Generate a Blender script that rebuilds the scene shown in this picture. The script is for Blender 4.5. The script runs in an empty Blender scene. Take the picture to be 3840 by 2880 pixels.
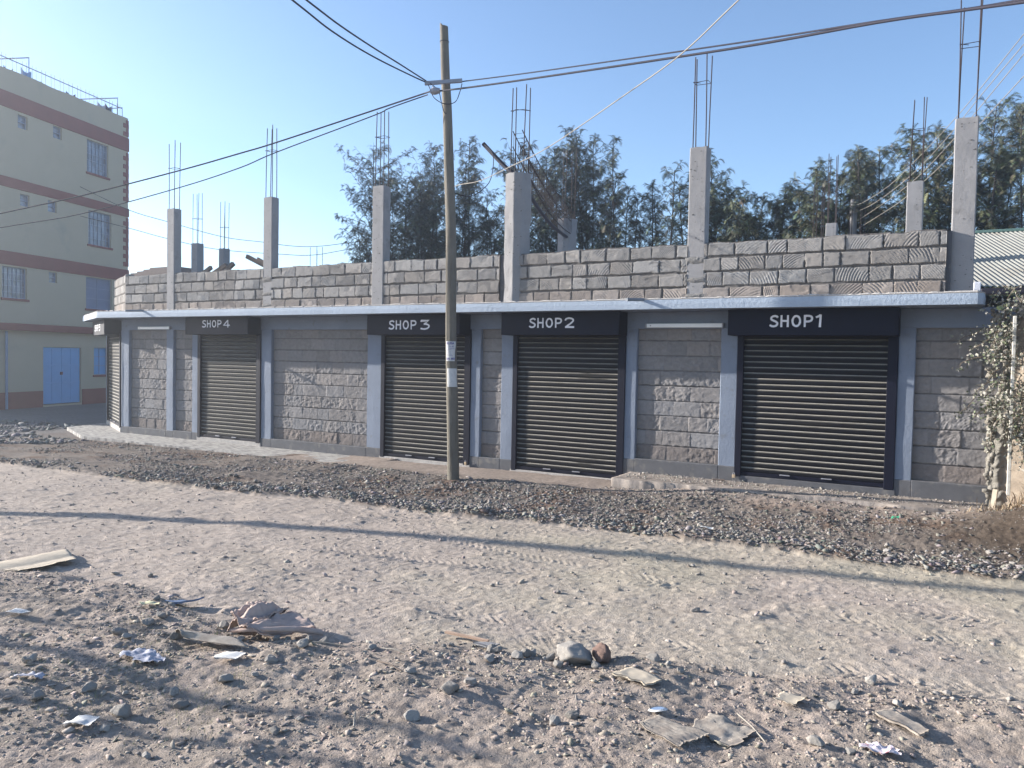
import bpy, math, random
import numpy as np
from mathutils import Vector, Matrix
random.seed(7); RNG = np.random.default_rng(11)
SC = bpy.context.scene
COL = SC.collection
PI = math.pi
F = 11.62            # y of the shop front
SUN_AZ, SUN_EL = math.radians(12.5), math.radians(17.5)
SUN = Vector((-math.cos(SUN_AZ)*math.cos(SUN_EL), -math.sin(SUN_AZ)*math.cos(SUN_EL), math.sin(SUN_EL)))

# ------------------------------------------------------------------ noise
def _hash(ix, iy, s):
    h = (ix.astype(np.int64)*374761393 + iy.astype(np.int64)*668265263 + s*1442695041) & 0xffffffff
    h = ((h ^ (h >> 13))*1274126177) & 0xffffffff
    return ((h ^ (h >> 16)) & 0xffffff)/float(0xffffff)
def vnoise(x, y, s=0):
    x = np.asarray(x, float); y = np.asarray(y, float)
    ix = np.floor(x); iy = np.floor(y); fx = x-ix; fy = y-iy
    fx = fx*fx*fx*(fx*(fx*6-15)+10); fy = fy*fy*fy*(fy*(fy*6-15)+10)
    a = _hash(ix, iy, s); b = _hash(ix+1, iy, s); c = _hash(ix, iy+1, s); d = _hash(ix+1, iy+1, s)
    return (a+(b-a)*fx+(c-a)*fy+(a-b-c+d)*fx*fy)*2-1
def fbm(x, y, s=0, o=3, g=.5):
    t = 0; a = 1; n = 0
    for i in range(o):
        ca, sa = math.cos(.7*i+.3), math.sin(.7*i+.3)
        t = t+a*vnoise((x*ca-y*sa)*2**i, (x*sa+y*ca)*2**i, s+i*17); n += a; a *= g
    return t/n
def sstep(a, b, x):
    t = np.clip((x-a)/(b-a), 0, 1); return t*t*(3-2*t)

# ------------------------------------------------------------------ materials
def new_mat(name):
    m = bpy.data.materials.new(name); m.use_nodes = True
    nt = m.node_tree; b = nt.nodes['Principled BSDF']
    return m, nt, b
def mat(name, col, rough=.85, var=.18, scale=6., bump=.0, bscale=40., bdist=.01, attr=False, spec=.3, metal=0., streak=None, dirt=None, coat=0.):
    m, nt, b = new_mat(name)
    N, L = nt.nodes, nt.links
    tc = N.new('ShaderNodeTexCoord')
    n1 = N.new('ShaderNodeTexNoise'); n1.inputs['Scale'].default_value = scale; n1.inputs['Detail'].default_value = 6; n1.inputs['Roughness'].default_value = .65
    L.new(tc.outputs['Object'], n1.inputs['Vector'])
    mr = N.new('ShaderNodeMapRange'); mr.inputs['From Min'].default_value = .25; mr.inputs['From Max'].default_value = .75
    mr.inputs['To Min'].default_value = 1-var; mr.inputs['To Max'].default_value = 1+var
    L.new(n1.outputs['Fac'], mr.inputs['Value'])
    mx = N.new('ShaderNodeMix'); mx.data_type = 'RGBA'; mx.blend_type = 'MULTIPLY'; mx.inputs['Factor'].default_value = 1
    if attr:
        at = N.new('ShaderNodeAttribute'); at.attribute_name = 'Col'; L.new(at.outputs['Color'], mx.inputs['A'])
    else:
        mx.inputs['A'].default_value = (*col, 1)
    L.new(mr.outputs['Result'], mx.inputs['B'])
    out = mx.outputs['Result']
    if dirt:   # (colour, scale, threshold): blotches with a shape of their own
        n2 = N.new('ShaderNodeTexNoise'); n2.inputs['Scale'].default_value = dirt[1]; n2.inputs['Detail'].default_value = 8
        if streak:
            mp = N.new('ShaderNodeMapping'); mp.inputs['Scale'].default_value = streak; L.new(tc.outputs['Object'], mp.inputs['Vector']); L.new(mp.outputs['Vector'], n2.inputs['Vector'])
        else: L.new(tc.outputs['Object'], n2.inputs['Vector'])
        r2 = N.new('ShaderNodeMapRange'); r2.inputs['From Min'].default_value = dirt[2]; r2.inputs['From Max'].default_value = dirt[2]+.16
        L.new(n2.outputs['Fac'], r2.inputs['Value'])
        m2 = N.new('ShaderNodeMix'); m2.data_type = 'RGBA'; L.new(r2.outputs['Result'], m2.inputs['Factor']); L.new(out, m2.inputs['A']); m2.inputs['B'].default_value = (*dirt[0], 1)
        out = m2.outputs['Result']
    L.new(out, b.inputs['Base Color'])
    b.inputs['Roughness'].default_value = rough; b.inputs['Specular IOR Level'].default_value = spec; b.inputs['Metallic'].default_value = metal
    if coat: b.inputs['Coat Weight'].default_value = coat
    if bump:
        n3 = N.new('ShaderNodeTexNoise'); n3.inputs['Scale'].default_value = bscale; n3.inputs['Detail'].default_value = 5; n3.inputs['Roughness'].default_value = .6
        L.new(tc.outputs['Object'], n3.inputs['Vector'])
        bp = N.new('ShaderNodeBump'); bp.inputs['Strength'].default_value = bump; bp.inputs['Distance'].default_value = bdist
        L.new(n3.outputs['Fac'], bp.inputs['Height']); L.new(bp.outputs['Normal'], b.inputs['Normal'])
    return m
M = {}
M['ground'] = mat('earth', (0, 0, 0), .97, .34, 14, .9, 80, .012, attr=True, spec=.1)
M['stone'] = mat('loose_stone', (0, 0, 0), .96, .25, 26, .4, 45, .010, attr=True, spec=.12)
M['block'] = mat('dressed_stone', (0, 0, 0), .96, .16, 14, .35, 90, .006, attr=True, spec=.1)
M['blue_plaster'] = mat('blue_grey_paint', (.185, .215, .272), .75, .10, 2.5, .5, 26, .012, spec=.25, dirt=((.155, .165, .185), 7, .60))
M['canopy'] = mat('pale_blue_paint', (.325, .38, .455), .75, .07, 3.5, .55, 22, .014, spec=.25, dirt=((.25, .30, .36), 9, .62))
M['plinth'] = mat('dark_grey_render', (.105, .105, .112), .9, .2, 5, .4, 60, .006, dirt=((.19, .175, .16), 6, .56))
M['concrete'] = mat('raw_concrete', (.27, .262, .262), .92, .10, 4, .3, 45, .008, dirt=((.20, .19, .185), 5, .60))
M['column'] = mat('cast_concrete', (0, 0, 0), .92, .10, 4, .3, 45, .008, attr=True, dirt=((.20, .19, .185), 5, .60))
M['slab_edge'] = mat('rough_concrete', (.40, .37, .34), .95, .2, 14, .6, 40, .01)
M['dark_metal'] = mat('black_paint', (.0075, .0085, .019), .55, .12, 5, spec=.16)
M['shutter'] = mat('dark_shutter_paint', (0, 0, 0), .48, .10, 7, attr=True, spec=.14, streak=(1.2, 1, 5), dirt=((.030, .028, .026), 1.1, .60))
M['white_paint'] = mat('white_letter_paint', (.72, .72, .76), .6, .05, 20)
M['rebar'] = mat('rusty_steel', (.042, .029, .029), .8, .3, 30, spec=.3)
M['wood_pole'] = mat('weathered_pole', (.155, .138, .112), .9, .22, 3.5, .5, 25, .01, streak=(9, 9, .7), dirt=((.085, .075, .06), 3, .56))
M['steel'] = mat('galvanised_steel', (.30, .30, .33), .5, .15, 20, metal=.5)
M['cable'] = mat('cable_sheath', (.018, .016, .028), .75, .1, 5)
M['cable_pale'] = mat('pale_cable', (.27, .24, .20), .6, .1, 5)
M['lamp'] = mat('white_enamel', (.86, .87, .88), .4, .04, 5)
M['pvc'] = mat('grey_pipe', (.20, .22, .25), .5, .1, 5)
M['black_pipe'] = mat('black_pipe', (.035, .03, .04), .5, .15, 8)
M['cream'] = mat('cream_wall_paint', (.41, .345, .25), .85, .05, 1.2, .2, 20, .01, dirt=((.31, .28, .22), .8, .64))
M['maroon'] = mat('maroon_paint', (.165, .034, .038), .8, .12, 2, .2, 20, .01)
M['blue_metal'] = mat('blue_sheet_metal', (.06, .29, .56), .5, .08, 2)
M['blue_block'] = mat('blue_grey_board', (.12, .17, .27), .7, .12, 3)
M['frame'] = mat('blue_grey_frame', (.17, .24, .36), .6, .1, 6)
M['rail'] = mat('pale_blue_rail', (.13, .16, .26), .6, .1, 6)
M['tile'] = mat('dark_roof_tile', (.085, .06, .06), .8, .25, 6)
M['roof'] = mat('corrugated_sheet', (.27, .265, .235), .75, .10, 1.5, dirt=((.20, .175, .14), 2, .58))
M['ridge'] = mat('green_ridge_cap', (.10, .17, .15), .6, .1, 5)
M['timber'] = mat('raw_timber', (.17, .13, .105), .9, .2, 6, .3, 20, .01)
M['leaf'] = mat('acacia_leaf', (0, 0, 0), .65, .25, .8, attr=True, spec=.25)
M['bark'] = mat('dark_bark', (.05, .042, .038), .95, .25, 8, .4, 30, .01)
M['vine_leaf'] = mat('dusty_leaf', (0, 0, 0), .8, .2, 12, attr=True, spec=.2)
M['vine'] = mat('vine_stem', (.14, .11, .08), .9, .2, 10)
M['rubble'] = mat('rubble_masonry', (0, 0, 0), .96, .18, 12, .6, 50, .012, attr=True, spec=.1)
M['grass'] = mat('dry_grass', (0, 0, 0), .9, .2, 10, attr=True, spec=.1)
M['cardboard'] = mat('brown_cardboard', (.44, .375, .29), .9, .10, 9, .3, 60, .004)
M['cardboard_dusty'] = mat('dusty_cardboard', (.34, .295, .245), .95, .22, 9, .5, 60, .005, dirt=((.27, .228, .19), 11, .46))
M['sack'] = mat('pink_beige_cloth', (.44, .335, .285), .95, .13, 12, .4, 120, .003, dirt=((.29, .19, .165), 6, .60))
M['white_paper'] = mat('white_paper', (.56, .55, .53), .85, .12, 20)
M['blue_paper'] = mat('pale_blue_plastic', (.36, .36, .41), .6, .15, 25)
M['glass_old'] = None
def glass(name, col, rough=.12):
    m, nt, b = new_mat(name)
    b.inputs['Base Color'].default_value = (*col, 1); b.inputs['Roughness'].default_value = rough; b.inputs['Specular IOR Level'].default_value = .8
    N, L = nt.nodes, nt.links
    n = N.new('ShaderNodeTexNoise'); n.inputs['Scale'].default_value = 3; r = N.new('ShaderNodeValToRGB')
    r.color_ramp.elements[0].position = .4; r.color_ramp.elements[0].color = (*[c*.45 for c in col], 1); r.color_ramp.elements[1].position = .6; r.color_ramp.elements[1].color = (*col, 1)
    tc = N.new('ShaderNodeTexCoord'); L.new(tc.outputs['Object'], n.inputs['Vector']); L.new(n.outputs['Fac'], r.inputs['Fac']); L.new(r.outputs['Color'], b.inputs['Base Color'])
    return m
M['pane'] = glass('curtained_pane', (.13, .18, .26))
M['brass'] = mat('brass', (.55, .42, .28), .4, .05, 5, metal=.6)

# ------------------------------------------------------------------ mesh helpers
def tag(o, label=None, cat=None, group=None, kind=None):
    if label: o['label'] = label
    if cat: o['category'] = cat
    if group: o['group'] = group
    if kind: o['kind'] = kind
    return o
def root_loc(p):
    v = Vector((0, 0, 0))
    while p is not None: v = v+p.location; p = p.parent
    return v
def link_mesh(name, V, Fc, m, parent=None, cols=None, smooth=False, origin=None):
    """V Nx3 array in world coordinates, Fc list of tuples or an array."""
    V = np.asarray(V, dtype=np.float32)
    if parent is not None: off = root_loc(parent)
    elif origin is not None: off = Vector(origin)
    else: off = Vector((0, 0, 0))
    Vl = V-np.array(off[:], dtype=np.float32)
    me = bpy.data.meshes.new(name)
    if isinstance(Fc, np.ndarray):
        k = Fc.shape[1]; n = Fc.shape[0]
        me.vertices.add(len(Vl)); me.vertices.foreach_set('co', Vl.ravel())
        me.loops.add(n*k); me.loops.foreach_set('vertex_index', Fc.astype(np.int32).ravel())
        me.polygons.add(n); me.polygons.foreach_set('loop_start', np.arange(0, n*k, k, dtype=np.int32))
        me.update(calc_edges=True)
    else:
        me.from_pydata([tuple(v) for v in Vl.tolist()], [], [tuple(f) for f in Fc]); me.update()
    if cols is not None:
        a = me.color_attributes.new('Col', 'FLOAT_COLOR', 'POINT')
        C4 = np.ones((len(Vl), 4), dtype=np.float32); C4[:, :3] = cols; a.data.foreach_set('color', C4.ravel())
    if smooth: me.polygons.foreach_set('use_smooth', np.ones(len(me.polygons), dtype=bool))
    if m is not None: me.materials.append(m)
    o = bpy.data.objects.new(name, me); COL.objects.link(o)
    if parent is not None: o.parent = parent
    elif origin is not None: o.location = off
    return o
class MB:
    def __init__(s): s.v = []; s.f = []; s.c = []; s.cur = None
    def add(s, vs, fs):
        n = len(s.v); s.v += [tuple(v) for v in vs]; s.f += [tuple(i+n for i in f) for f in fs]
        s.c += [s.cur]*len(vs)
    def box(s, x0, x1, y0, y1, z0, z1, fr=None):
        P = [(x, y, z) for z in (z0, z1) for y in (y0, y1) for x in (x0, x1)]
        if fr: P = [fr(*p) for p in P]
        s.add(P, [(0, 2, 3, 1), (4, 5, 7, 6), (0, 1, 5, 4), (1, 3, 7, 5), (3, 2, 6, 7), (2, 0, 4, 6)])
    def bbox(s, x0, x1, y0, y1, z0, z1, b=.006, fr=None):     # box with chamfered edges
        P = []; idx = {}
        X, Y, Z = (x0, x1), (y0, y1), (z0, z1)
        for i in (0, 1):
            for j in (0, 1):
                for k in (0, 1):
                    sx, sy, sz = (1, -1)[i]*b, (1, -1)[j]*b, (1, -1)[k]*b
                    idx[i, j, k] = len(P)
                    P += [(X[i], Y[j]+sy, Z[k]+sz), (X[i]+sx, Y[j], Z[k]+sz), (X[i]+sx, Y[j]+sy, Z[k])]
        fs = []
        q = lambda i, j, k, a: idx[i, j, k]+a
        for i in (0, 1): fs.append([q(i, 0, 0, 0), q(i, 1, 0, 0), q(i, 1, 1, 0), q(i, 0, 1, 0)][::(-1 if i == 0 else 1)])
        for j in (0, 1): fs.append([q(0, j, 0, 1), q(1, j, 0, 1), q(1, j, 1, 1), q(0, j, 1, 1)][::(1 if j == 0 else -1)])
        for k in (0, 1): fs.append([q(0, 0, k, 2), q(1, 0, k, 2), q(1, 1, k, 2), q(0, 1, k, 2)][::(-1 if k == 0 else 1)])
        for i in (0, 1):
            for j in (0, 1): fs.append([q(i, j, 0, 0), q(i, j, 0, 1), q(i, j, 1, 1), q(i, j, 1, 0)])
        for i in (0, 1):
            for k in (0, 1): fs.append([q(i, 0, k, 0), q(i, 0, k, 2), q(i, 1, k, 2), q(i, 1, k, 0)])
        for j in (0, 1):
            for k in (0, 1): fs.append([q(0, j, k, 1), q(0, j, k, 2), q(1, j, k, 2), q(1, j, k, 1)])
        for i in (0, 1):
            for j in (0, 1):
                for k in (0, 1): fs.append([q(i, j, k, 0), q(i, j, k, 1), q(i, j, k, 2)])
        if fr: P = [fr(*p) for p in P]
        s.add(P, fs)
    def tube(s, pts, r, n=6, caps=True):
        pts = [Vector(p) for p in pts]
        R = r if isinstance(r, (list, tuple)) else [r]*len(pts)
        vs = []; fs = []
        for i, p in enumerate(pts):
            t = (pts[min(i+1, len(pts)-1)]-pts[max(i-1, 0)])
            t = t.normalized() if t.length > 1e-9 else Vector((0, 0, 1))
            a = t.cross(Vector((0, 0, 1)) if abs(t.z) < .9 else Vector((1, 0, 0))).normalized(); b = t.cross(a)
            for k in range(n):
                w = 2*PI*k/n; vs.append(p+(a*math.cos(w)+b*math.sin(w))*R[i])
        for i in range(len(pts)-1):
            for k in range(n):
                fs.append((i*n+k, i*n+(k+1) % n, (i+1)*n+(k+1) % n, (i+1)*n+k))
        if caps: fs += [tuple(range(n)), tuple(range((len(pts)-1)*n, len(pts)*n))[::-1]]
        s.add(vs, fs)
    def prism(s, poly, z0, z1):
        n = len(poly)
        s.add([(x, y, z0) for x, y in poly]+[(x, y, z1) for x, y in poly],
              [tuple(range(n))[::-1], tuple(range(n, 2*n))]+[(i, (i+1) % n, n+(i+1) % n, n+i) for i in range(n)])
    def build(s, name, m, parent=None, smooth=False, origin=None, cols=False):
        c = np.array([q if q else (0, 0, 0) for q in s.c]) if cols else None
        return link_mesh(name, np.array(s.v), s.f, m, parent, c, smooth, origin)
def empty(name, loc, label=None, cat=None, group=None, kind=None):
    o = bpy.data.objects.new(name, None); o.location = loc; COL.objects.link(o); o.empty_display_size = .2
    return tag(o, label, cat, group, kind)
def smooth_path(pts, k=4):
    P = [Vector(p) for p in pts]; out = []
    for i in range(len(P)-1):
        p0, p1, p2, p3 = P[max(i-1, 0)], P[i], P[i+1], P[min(i+2, len(P)-1)]
        for j in range(k):
            t = j/k
            out.append(.5*((2*p1)+(p2-p0)*t+(2*p0-5*p1+4*p2-p3)*t*t+(3*p1-p0-3*p2+p3)*t**3))
    out.append(P[-1]); return out
def text_obj(name, s, size, fr, m, parent, bold=.02, shear=0., ext=.002):
    cu = bpy.data.curves.new('txt', 'FONT'); cu.body = s; cu.size = size; cu.offset = bold*size; cu.shear = shear; cu.extrude = ext; cu.align_x = 'CENTER'; cu.align_y = 'CENTER'; cu.resolution_u = 4
    t = bpy.data.objects.new('txt', cu); COL.objects.link(t)
    bpy.context.view_layer.update()
    me = t.evaluated_get(bpy.context.evaluated_depsgraph_get()).to_mesh()
    V = [fr(v.co.x, v.co.y, v.co.z) for v in me.vertices]; Fs = [tuple(p.vertices) for p in me.polygons]
    t.to_mesh_clear(); bpy.data.objects.remove(t); bpy.data.curves.remove(cu)
    return link_mesh(name, np.array(V), Fs, m, parent)

# ------------------------------------------------------------------ the ground
XF = [-60, -13.6, -10.95, -8.47, -6.72, -5.24, -3.89, -2.42, -.04, .57, 6, 40]
YF = [3.5, 6.98, 7.16, 7.35, 7.61, 7.73, 7.97, 8.0, 8.05, 8.15, 8.6, 12]
XN = [-60, -7.3, -5.9, -4.66, -3.85, -2.82, -1.65, -.75, .39, 3, 40]
YN = [-2, 3.75, 3.82, 3.63, 3.72, 4.25, 4.57, 4.85, 5.18, 5.6, 8]
def yfar(x): return np.interp(x, XF, YF)+.05*fbm(x*1.3, x*0+3.3, 5)+.03*fbm(x*5, x*0+1.3, 6)
def ynear(x): return np.interp(x, XN, YN)+.14*fbm(x*1.1, x*0+8.3, 7)+.10*fbm(x*3.5, x*0+2.3, 8)
TRK = [((-4.94, 4.9), (-1.36, 4.72), .20, 0), ((-3.4, 4.75), (.6, 5.35), .2, 0), ((-3.08, 5.0), (-2.3, 4.4), .16, 1), ((-2.6, 4.95), (-2.2, 4.45), .12, 1),
       ((-1.04, 4.86), (.1, 3.7), .16, 1), ((-.75, 4.7), (.5, 3.9), .14, 1), ((-2.03, 3.9), (-1.3, 3.1), .20, 1), ((-2.35, 3.75), (-1.9, 3.05), .14, 1), ((-1.35, 5.3), (1.2, 4.9), .22, 0), ((-6, 5.6), (0.5, 6.9), .22, 0), ((-6, 6.9), (0.5, 6.1), .22, 0)]
def H(x, y):
    x = np.asarray(x, float); y = np.asarray(y, float)
    g = np.interp(x, [-40, -30, -17, -12, -8, -5, 2, 40], [-.3, -.22, -.14, -.09, -.03, 0, 0, 0])*sstep(7, 10, y)
    yf = yfar(x); yn = ynear(x)
    bed = sstep(-.03, .06, y-yf); verge = 1-sstep(-.12, .18, y-yn); road = (1-bed)*(1-verge)
    front = sstep(-1.6, -.9, y-F)            # smoother beside the shops
    near = (y < 13)*(y > -3)*(x > -26)*(x < 8)
    r1 = fbm(x*1.1, y*1.1, 1, 3)
    h = g+.02*r1
    hb = .035+.035*fbm(x*1.7, y*1.7, 21, 3)+.016*np.abs(fbm(x*7, y*7, 22, 3, .6))+.014*fbm(x*21, y*21, 23, 2, .7)+.03*np.exp(-((y-yf-.22)/.22)**2)
    hb = hb*(1-.75*front)
    n1 = fbm(x*4.3, y*5.0, 31, 2); n2 = fbm(x*13, y*13, 32, 2)
    ridg = np.abs(fbm(x*8, y*9, 33, 3, .55))
    n3 = vnoise(x*6.1, y*6.1, 71); n4 = vnoise(x*14.7, y*14.7, 72)
    hr = -.012+.012*fbm(x*1.5, y*1.9, 34, 2)+.030*np.maximum(0, n1-.38)+.012*np.maximum(0, n2-.34)+.0038*ridg+.0042*fbm(x*30, y*34, 35, 2)+.0025*np.abs(fbm(x*16, y*20, 36, 2))+.030*np.maximum(0, n3-.66)+.028*np.maximum(0, n4-.68)+.022*np.maximum(0, vnoise(x*27, y*27, 73)-.72)
    hv = .045+.045*fbm(x*1.4, y*1.4, 41, 3)+.012*fbm(x*5, y*5, 42, 2, .6)+.030*np.maximum(0, fbm(x*5, y*5, 44, 2)-.30)+.0085*fbm(x*24, y*27, 43, 2, .7)-.010*np.abs(fbm(x*11, y*13, 45, 3, .6))
    t = 0
    for (a, b, w, k) in TRK:
        dx, dy = b[0]-a[0], b[1]-a[1]; Ln = math.hypot(dx, dy); dx /= Ln; dy /= Ln
        s = (x-a[0])*dx+(y-a[1])*dy; c = -(x-a[0])*dy+(y-a[1])*dx+.05*np.sin(s*.9+a[0])
        inb = sstep(0, .25, s)*(1-sstep(Ln-.25, Ln, s))*(1-sstep(w*.45, w*.55, np.abs(c)))*sstep(-.35, .1, fbm(x*2.1, y*2.1, 51, 2))
        if k == 0: pat = np.sin((s+np.abs(c)*.9)*2*PI/.075)
        else: pat = np.sin(c*2*PI/.045)
        t = t+inb*(.0040*pat-.003)
    h = h+bed*hb+road*hr+verge*hv+(road+.8*verge)*t
    h = h+.105*sstep(-4.4, -2.2, x)*sstep(9.6, 10.8, y)*(1+.5*fbm(x*2.2, y*2, 95, 2))
    h = h+.34*np.exp(-(((x-1.15)/.62)**2+((y-10.2)/1.2)**2))+.05*np.exp(-(((x-.2)/.6)**2+((y-10.0)/.8)**2))*bed
    h = h-.05*np.exp(-((y-F-.3)/.5)**2)*(x > -9)
    return np.where(near, h, g+.02*r1*0)
def axis(segs):
    out = [segs[0][0]]
    for (a, b, d) in segs:
        n = max(1, int(round((b-a)/d))); out += list(np.linspace(a, b, n+1)[1:])
    return np.array(out)
def grow(a, b, d0, k):     # steps growing from d0 by factor k
    out = [a]; d = d0; s = 1 if b > a else -1
    while (b-out[-1])*s > d: out.append(out[-1]+s*d); d *= k
    out.append(b); return out
gx = np.concatenate([grow(-11, -300, .06, 1.035)[::-1][:-1], axis([(-11, -6.2, .024), (-6.2, 1.5, .0135)]), grow(1.5, 300, .05, 1.12)[1:]])
gy = np.concatenate([grow(1.7, -200, .05, 1.15)[::-1][:-1], axis([(1.7, 5.4, .0115), (5.4, 8.3, .0155), (8.3, 11.7, .028)]), grow(11.7, 400, .06, 1.12)[1:]])
X, Y = np.meshgrid(gx, gy); Z = H(X, Y)
nx, ny = len(gx), len(gy)
yf = yfar(X); yn = ynear(X)
bed = sstep(-.03, .06, Y-yf); verge = 1-sstep(-.2, .25, Y-yn)
c_road = np.array([.380, .318, .268]); c_yel = np.array([.385, .335, .262]); c_bed = np.array([.185, .155, .132]); c_brown = np.array([.15, .105, .08]); c_verge = np.array([.290, .242, .202]); c_pink = np.array([.315, .258, .218]); c_far = np.array([.15, .15, .155])
n = fbm(X*.55, Y*.8, 61, 3)[..., None]; n2 = fbm(X*2.2, Y*2.2, 62, 4)[..., None]; n3 = fbm(X*9, Y*9, 63, 3)[..., None]
cr = c_road+(c_yel-c_road)*np.clip(.3+1.2*n+.12*(X[..., None]+2.5), 0, 1); cr = cr*(1+.07*n2)*(1+.05*n3)
cb = c_bed+(c_brown-c_bed)*sstep(-.05, .5, n2+.3*n); cb = cb*(1+.25*n3)
fr_ = sstep(-1.7, -.9, Y-F)[..., None]*(X > -11)[..., None]; cb = cb+(c_pink*(1+.12*n2)-cb)*fr_*.9
m_ = np.exp(-(((X-.9)/1.0)**2+((Y-9.6)/1.3)**2))[..., None]; cb = cb+(np.array([.085, .065, .05])-cb)*np.clip(m_*1.3, 0, 1)
cv = c_verge+(c_pink-c_verge)*sstep(-.2, .5, n2); cv = cv*(1+.16*n3)
CG = cr+(cb-cr)*bed[..., None]; CG = CG+(cv-CG)*verge[..., None]
fl = sstep(-16, -22, X)[..., None]; CG = CG+(c_far*(1+.1*n2)-CG)*fl*bed[..., None]
idx = np.arange(nx*ny).reshape(ny, nx)
Q = np.stack([idx[:-1, :-1], idx[:-1, 1:], idx[1:, 1:], idx[1:, :-1]], -1)
mx_ = (X[:-1, :-1]+X[1:, 1:])/2; my_ = (Y[:-1, :-1]+Y[1:, 1:])/2
isroad = (my_ < yfar(mx_)) & (my_ > ynear(mx_)) & (mx_ > -60) & (mx_ < 40)
VV = np.stack([X, Y, Z], -1).reshape(-1, 3); CC = CG.reshape(-1, 3)
def sub_mesh(name, mask):
    q = Q[mask]; u, inv = np.unique(q, return_inverse=True)
    o = link_mesh(name, VV[u], inv.reshape(-1, 4), M['ground'], cols=CC[u], smooth=True); tag(o, kind='structure'); return o
g_ = sub_mesh('ground', ~isroad); tag(g_, 'stony dusty verge and rubble bed either side of the dirt road')
r_ = sub_mesh('dirt_road', isroad); tag(r_, 'pale dusty dirt road with tyre tracks running past the shops')

# pavement slabs before the shops
def slab(name, poly, z, label, dirtcol, rise=.0):
    xs = [p[0] for p in poly]; ys = [p[1] for p in poly]
    mb = MB(); mb.prism(poly, z-.35, z); return tag(mb.build(name, dirtcol, smooth=False), label, kind='structure')
def pav_mat():
    m, nt, b = new_mat('scored_concrete'); N, L = nt.nodes, nt.links
    tc = N.new('ShaderNodeTexCoord'); mp = N.new('ShaderNodeMapping'); mp.inputs['Scale'].default_value = (2.2, 13, 1); mp.inputs['Rotation'].default_value = (0, 0, .35)
    L.new(tc.outputs['Object'], mp.inputs['Vector'])
    w = N.new('ShaderNodeTexNoise'); w.inputs['Scale'].default_value = 2.2; w.inputs['Detail'].default_value = 5; L.new(mp.outputs['Vector'], w.inputs['Vector'])
    r = N.new('ShaderNodeValToRGB'); r.color_ramp.elements[0].position = .40; r.color_ramp.elements[0].color = (.15, .14, .135, 1); r.color_ramp.elements[1].position = .56; r.color_ramp.elements[1].color = (.42, .395, .36, 1)
    L.new(w.outputs['Fac'], r.inputs['Fac']); L.new(r.outputs['Color'], b.inputs['Base Color']); b.inputs['Roughness'].default_value = .95
    bp = N.new('ShaderNodeBump'); bp.inputs['Strength'].default_value = .8; bp.inputs['Distance'].default_value = .02; L.new(w.outputs['Fac'], bp.inputs['Height']); L.new(bp.outputs['Normal'], b.inputs['Normal'])
    return m
slab('pavement', [(-19.9, F+1.3), (-19.5, 11.6), (-17.3, 10.62), (-9.0, 10.62), (-8.2, 10.9), (-8.0, F+.2)], -.055, 'pale scored concrete pavement round the shop corner', pav_mat())
# raised apron on the right, top broken and dusty
def apron():
    xs = np.linspace(-4.42, .62, 200); ys = np.linspace(10.86, F+.1, 34)
    Xa, Ya = np.meshgrid(xs, ys)
    edge = .11*fbm(Xa*2.2, Xa*0, 91, 4)*(1-(Ya-10.86)/(F+.1-10.86)); Ya = Ya+edge
    Za = .135+.012*fbm(Xa*3, Ya*3, 92, 4)+.012*np.maximum(0, fbm(Xa*11, Ya*11, 93, 2)-.1)+.01*(Xa+4)/4
    V = np.stack([Xa, Ya, Za], -1).reshape(-1, 3)
    i = np.arange(200*34).reshape(34, 200); q = np.stack([i[:-1, :-1], i[:-1, 1:], i[1:, 1:], i[1:, :-1]], -1).reshape(-1, 4)
    n0 = len(V); front = V[:200].copy(); front[:, 2] = -.2; left = V[::200].copy(); left[:, 2] = -.2
    V2 = np.concatenate([V, front, left])
    a = np.arange(199); qf = np.stack([n0+a, n0+a+1, a+1, a], -1)
    b = np.arange(33); ql = np.stack([n0+200+b, b*200, (b+1)*200, n0+200+b+1], -1)
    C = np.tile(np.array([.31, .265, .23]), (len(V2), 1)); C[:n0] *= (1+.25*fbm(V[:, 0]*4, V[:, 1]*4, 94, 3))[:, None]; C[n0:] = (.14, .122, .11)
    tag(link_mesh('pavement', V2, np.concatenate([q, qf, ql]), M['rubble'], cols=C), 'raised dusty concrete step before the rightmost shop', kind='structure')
apron()

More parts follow.
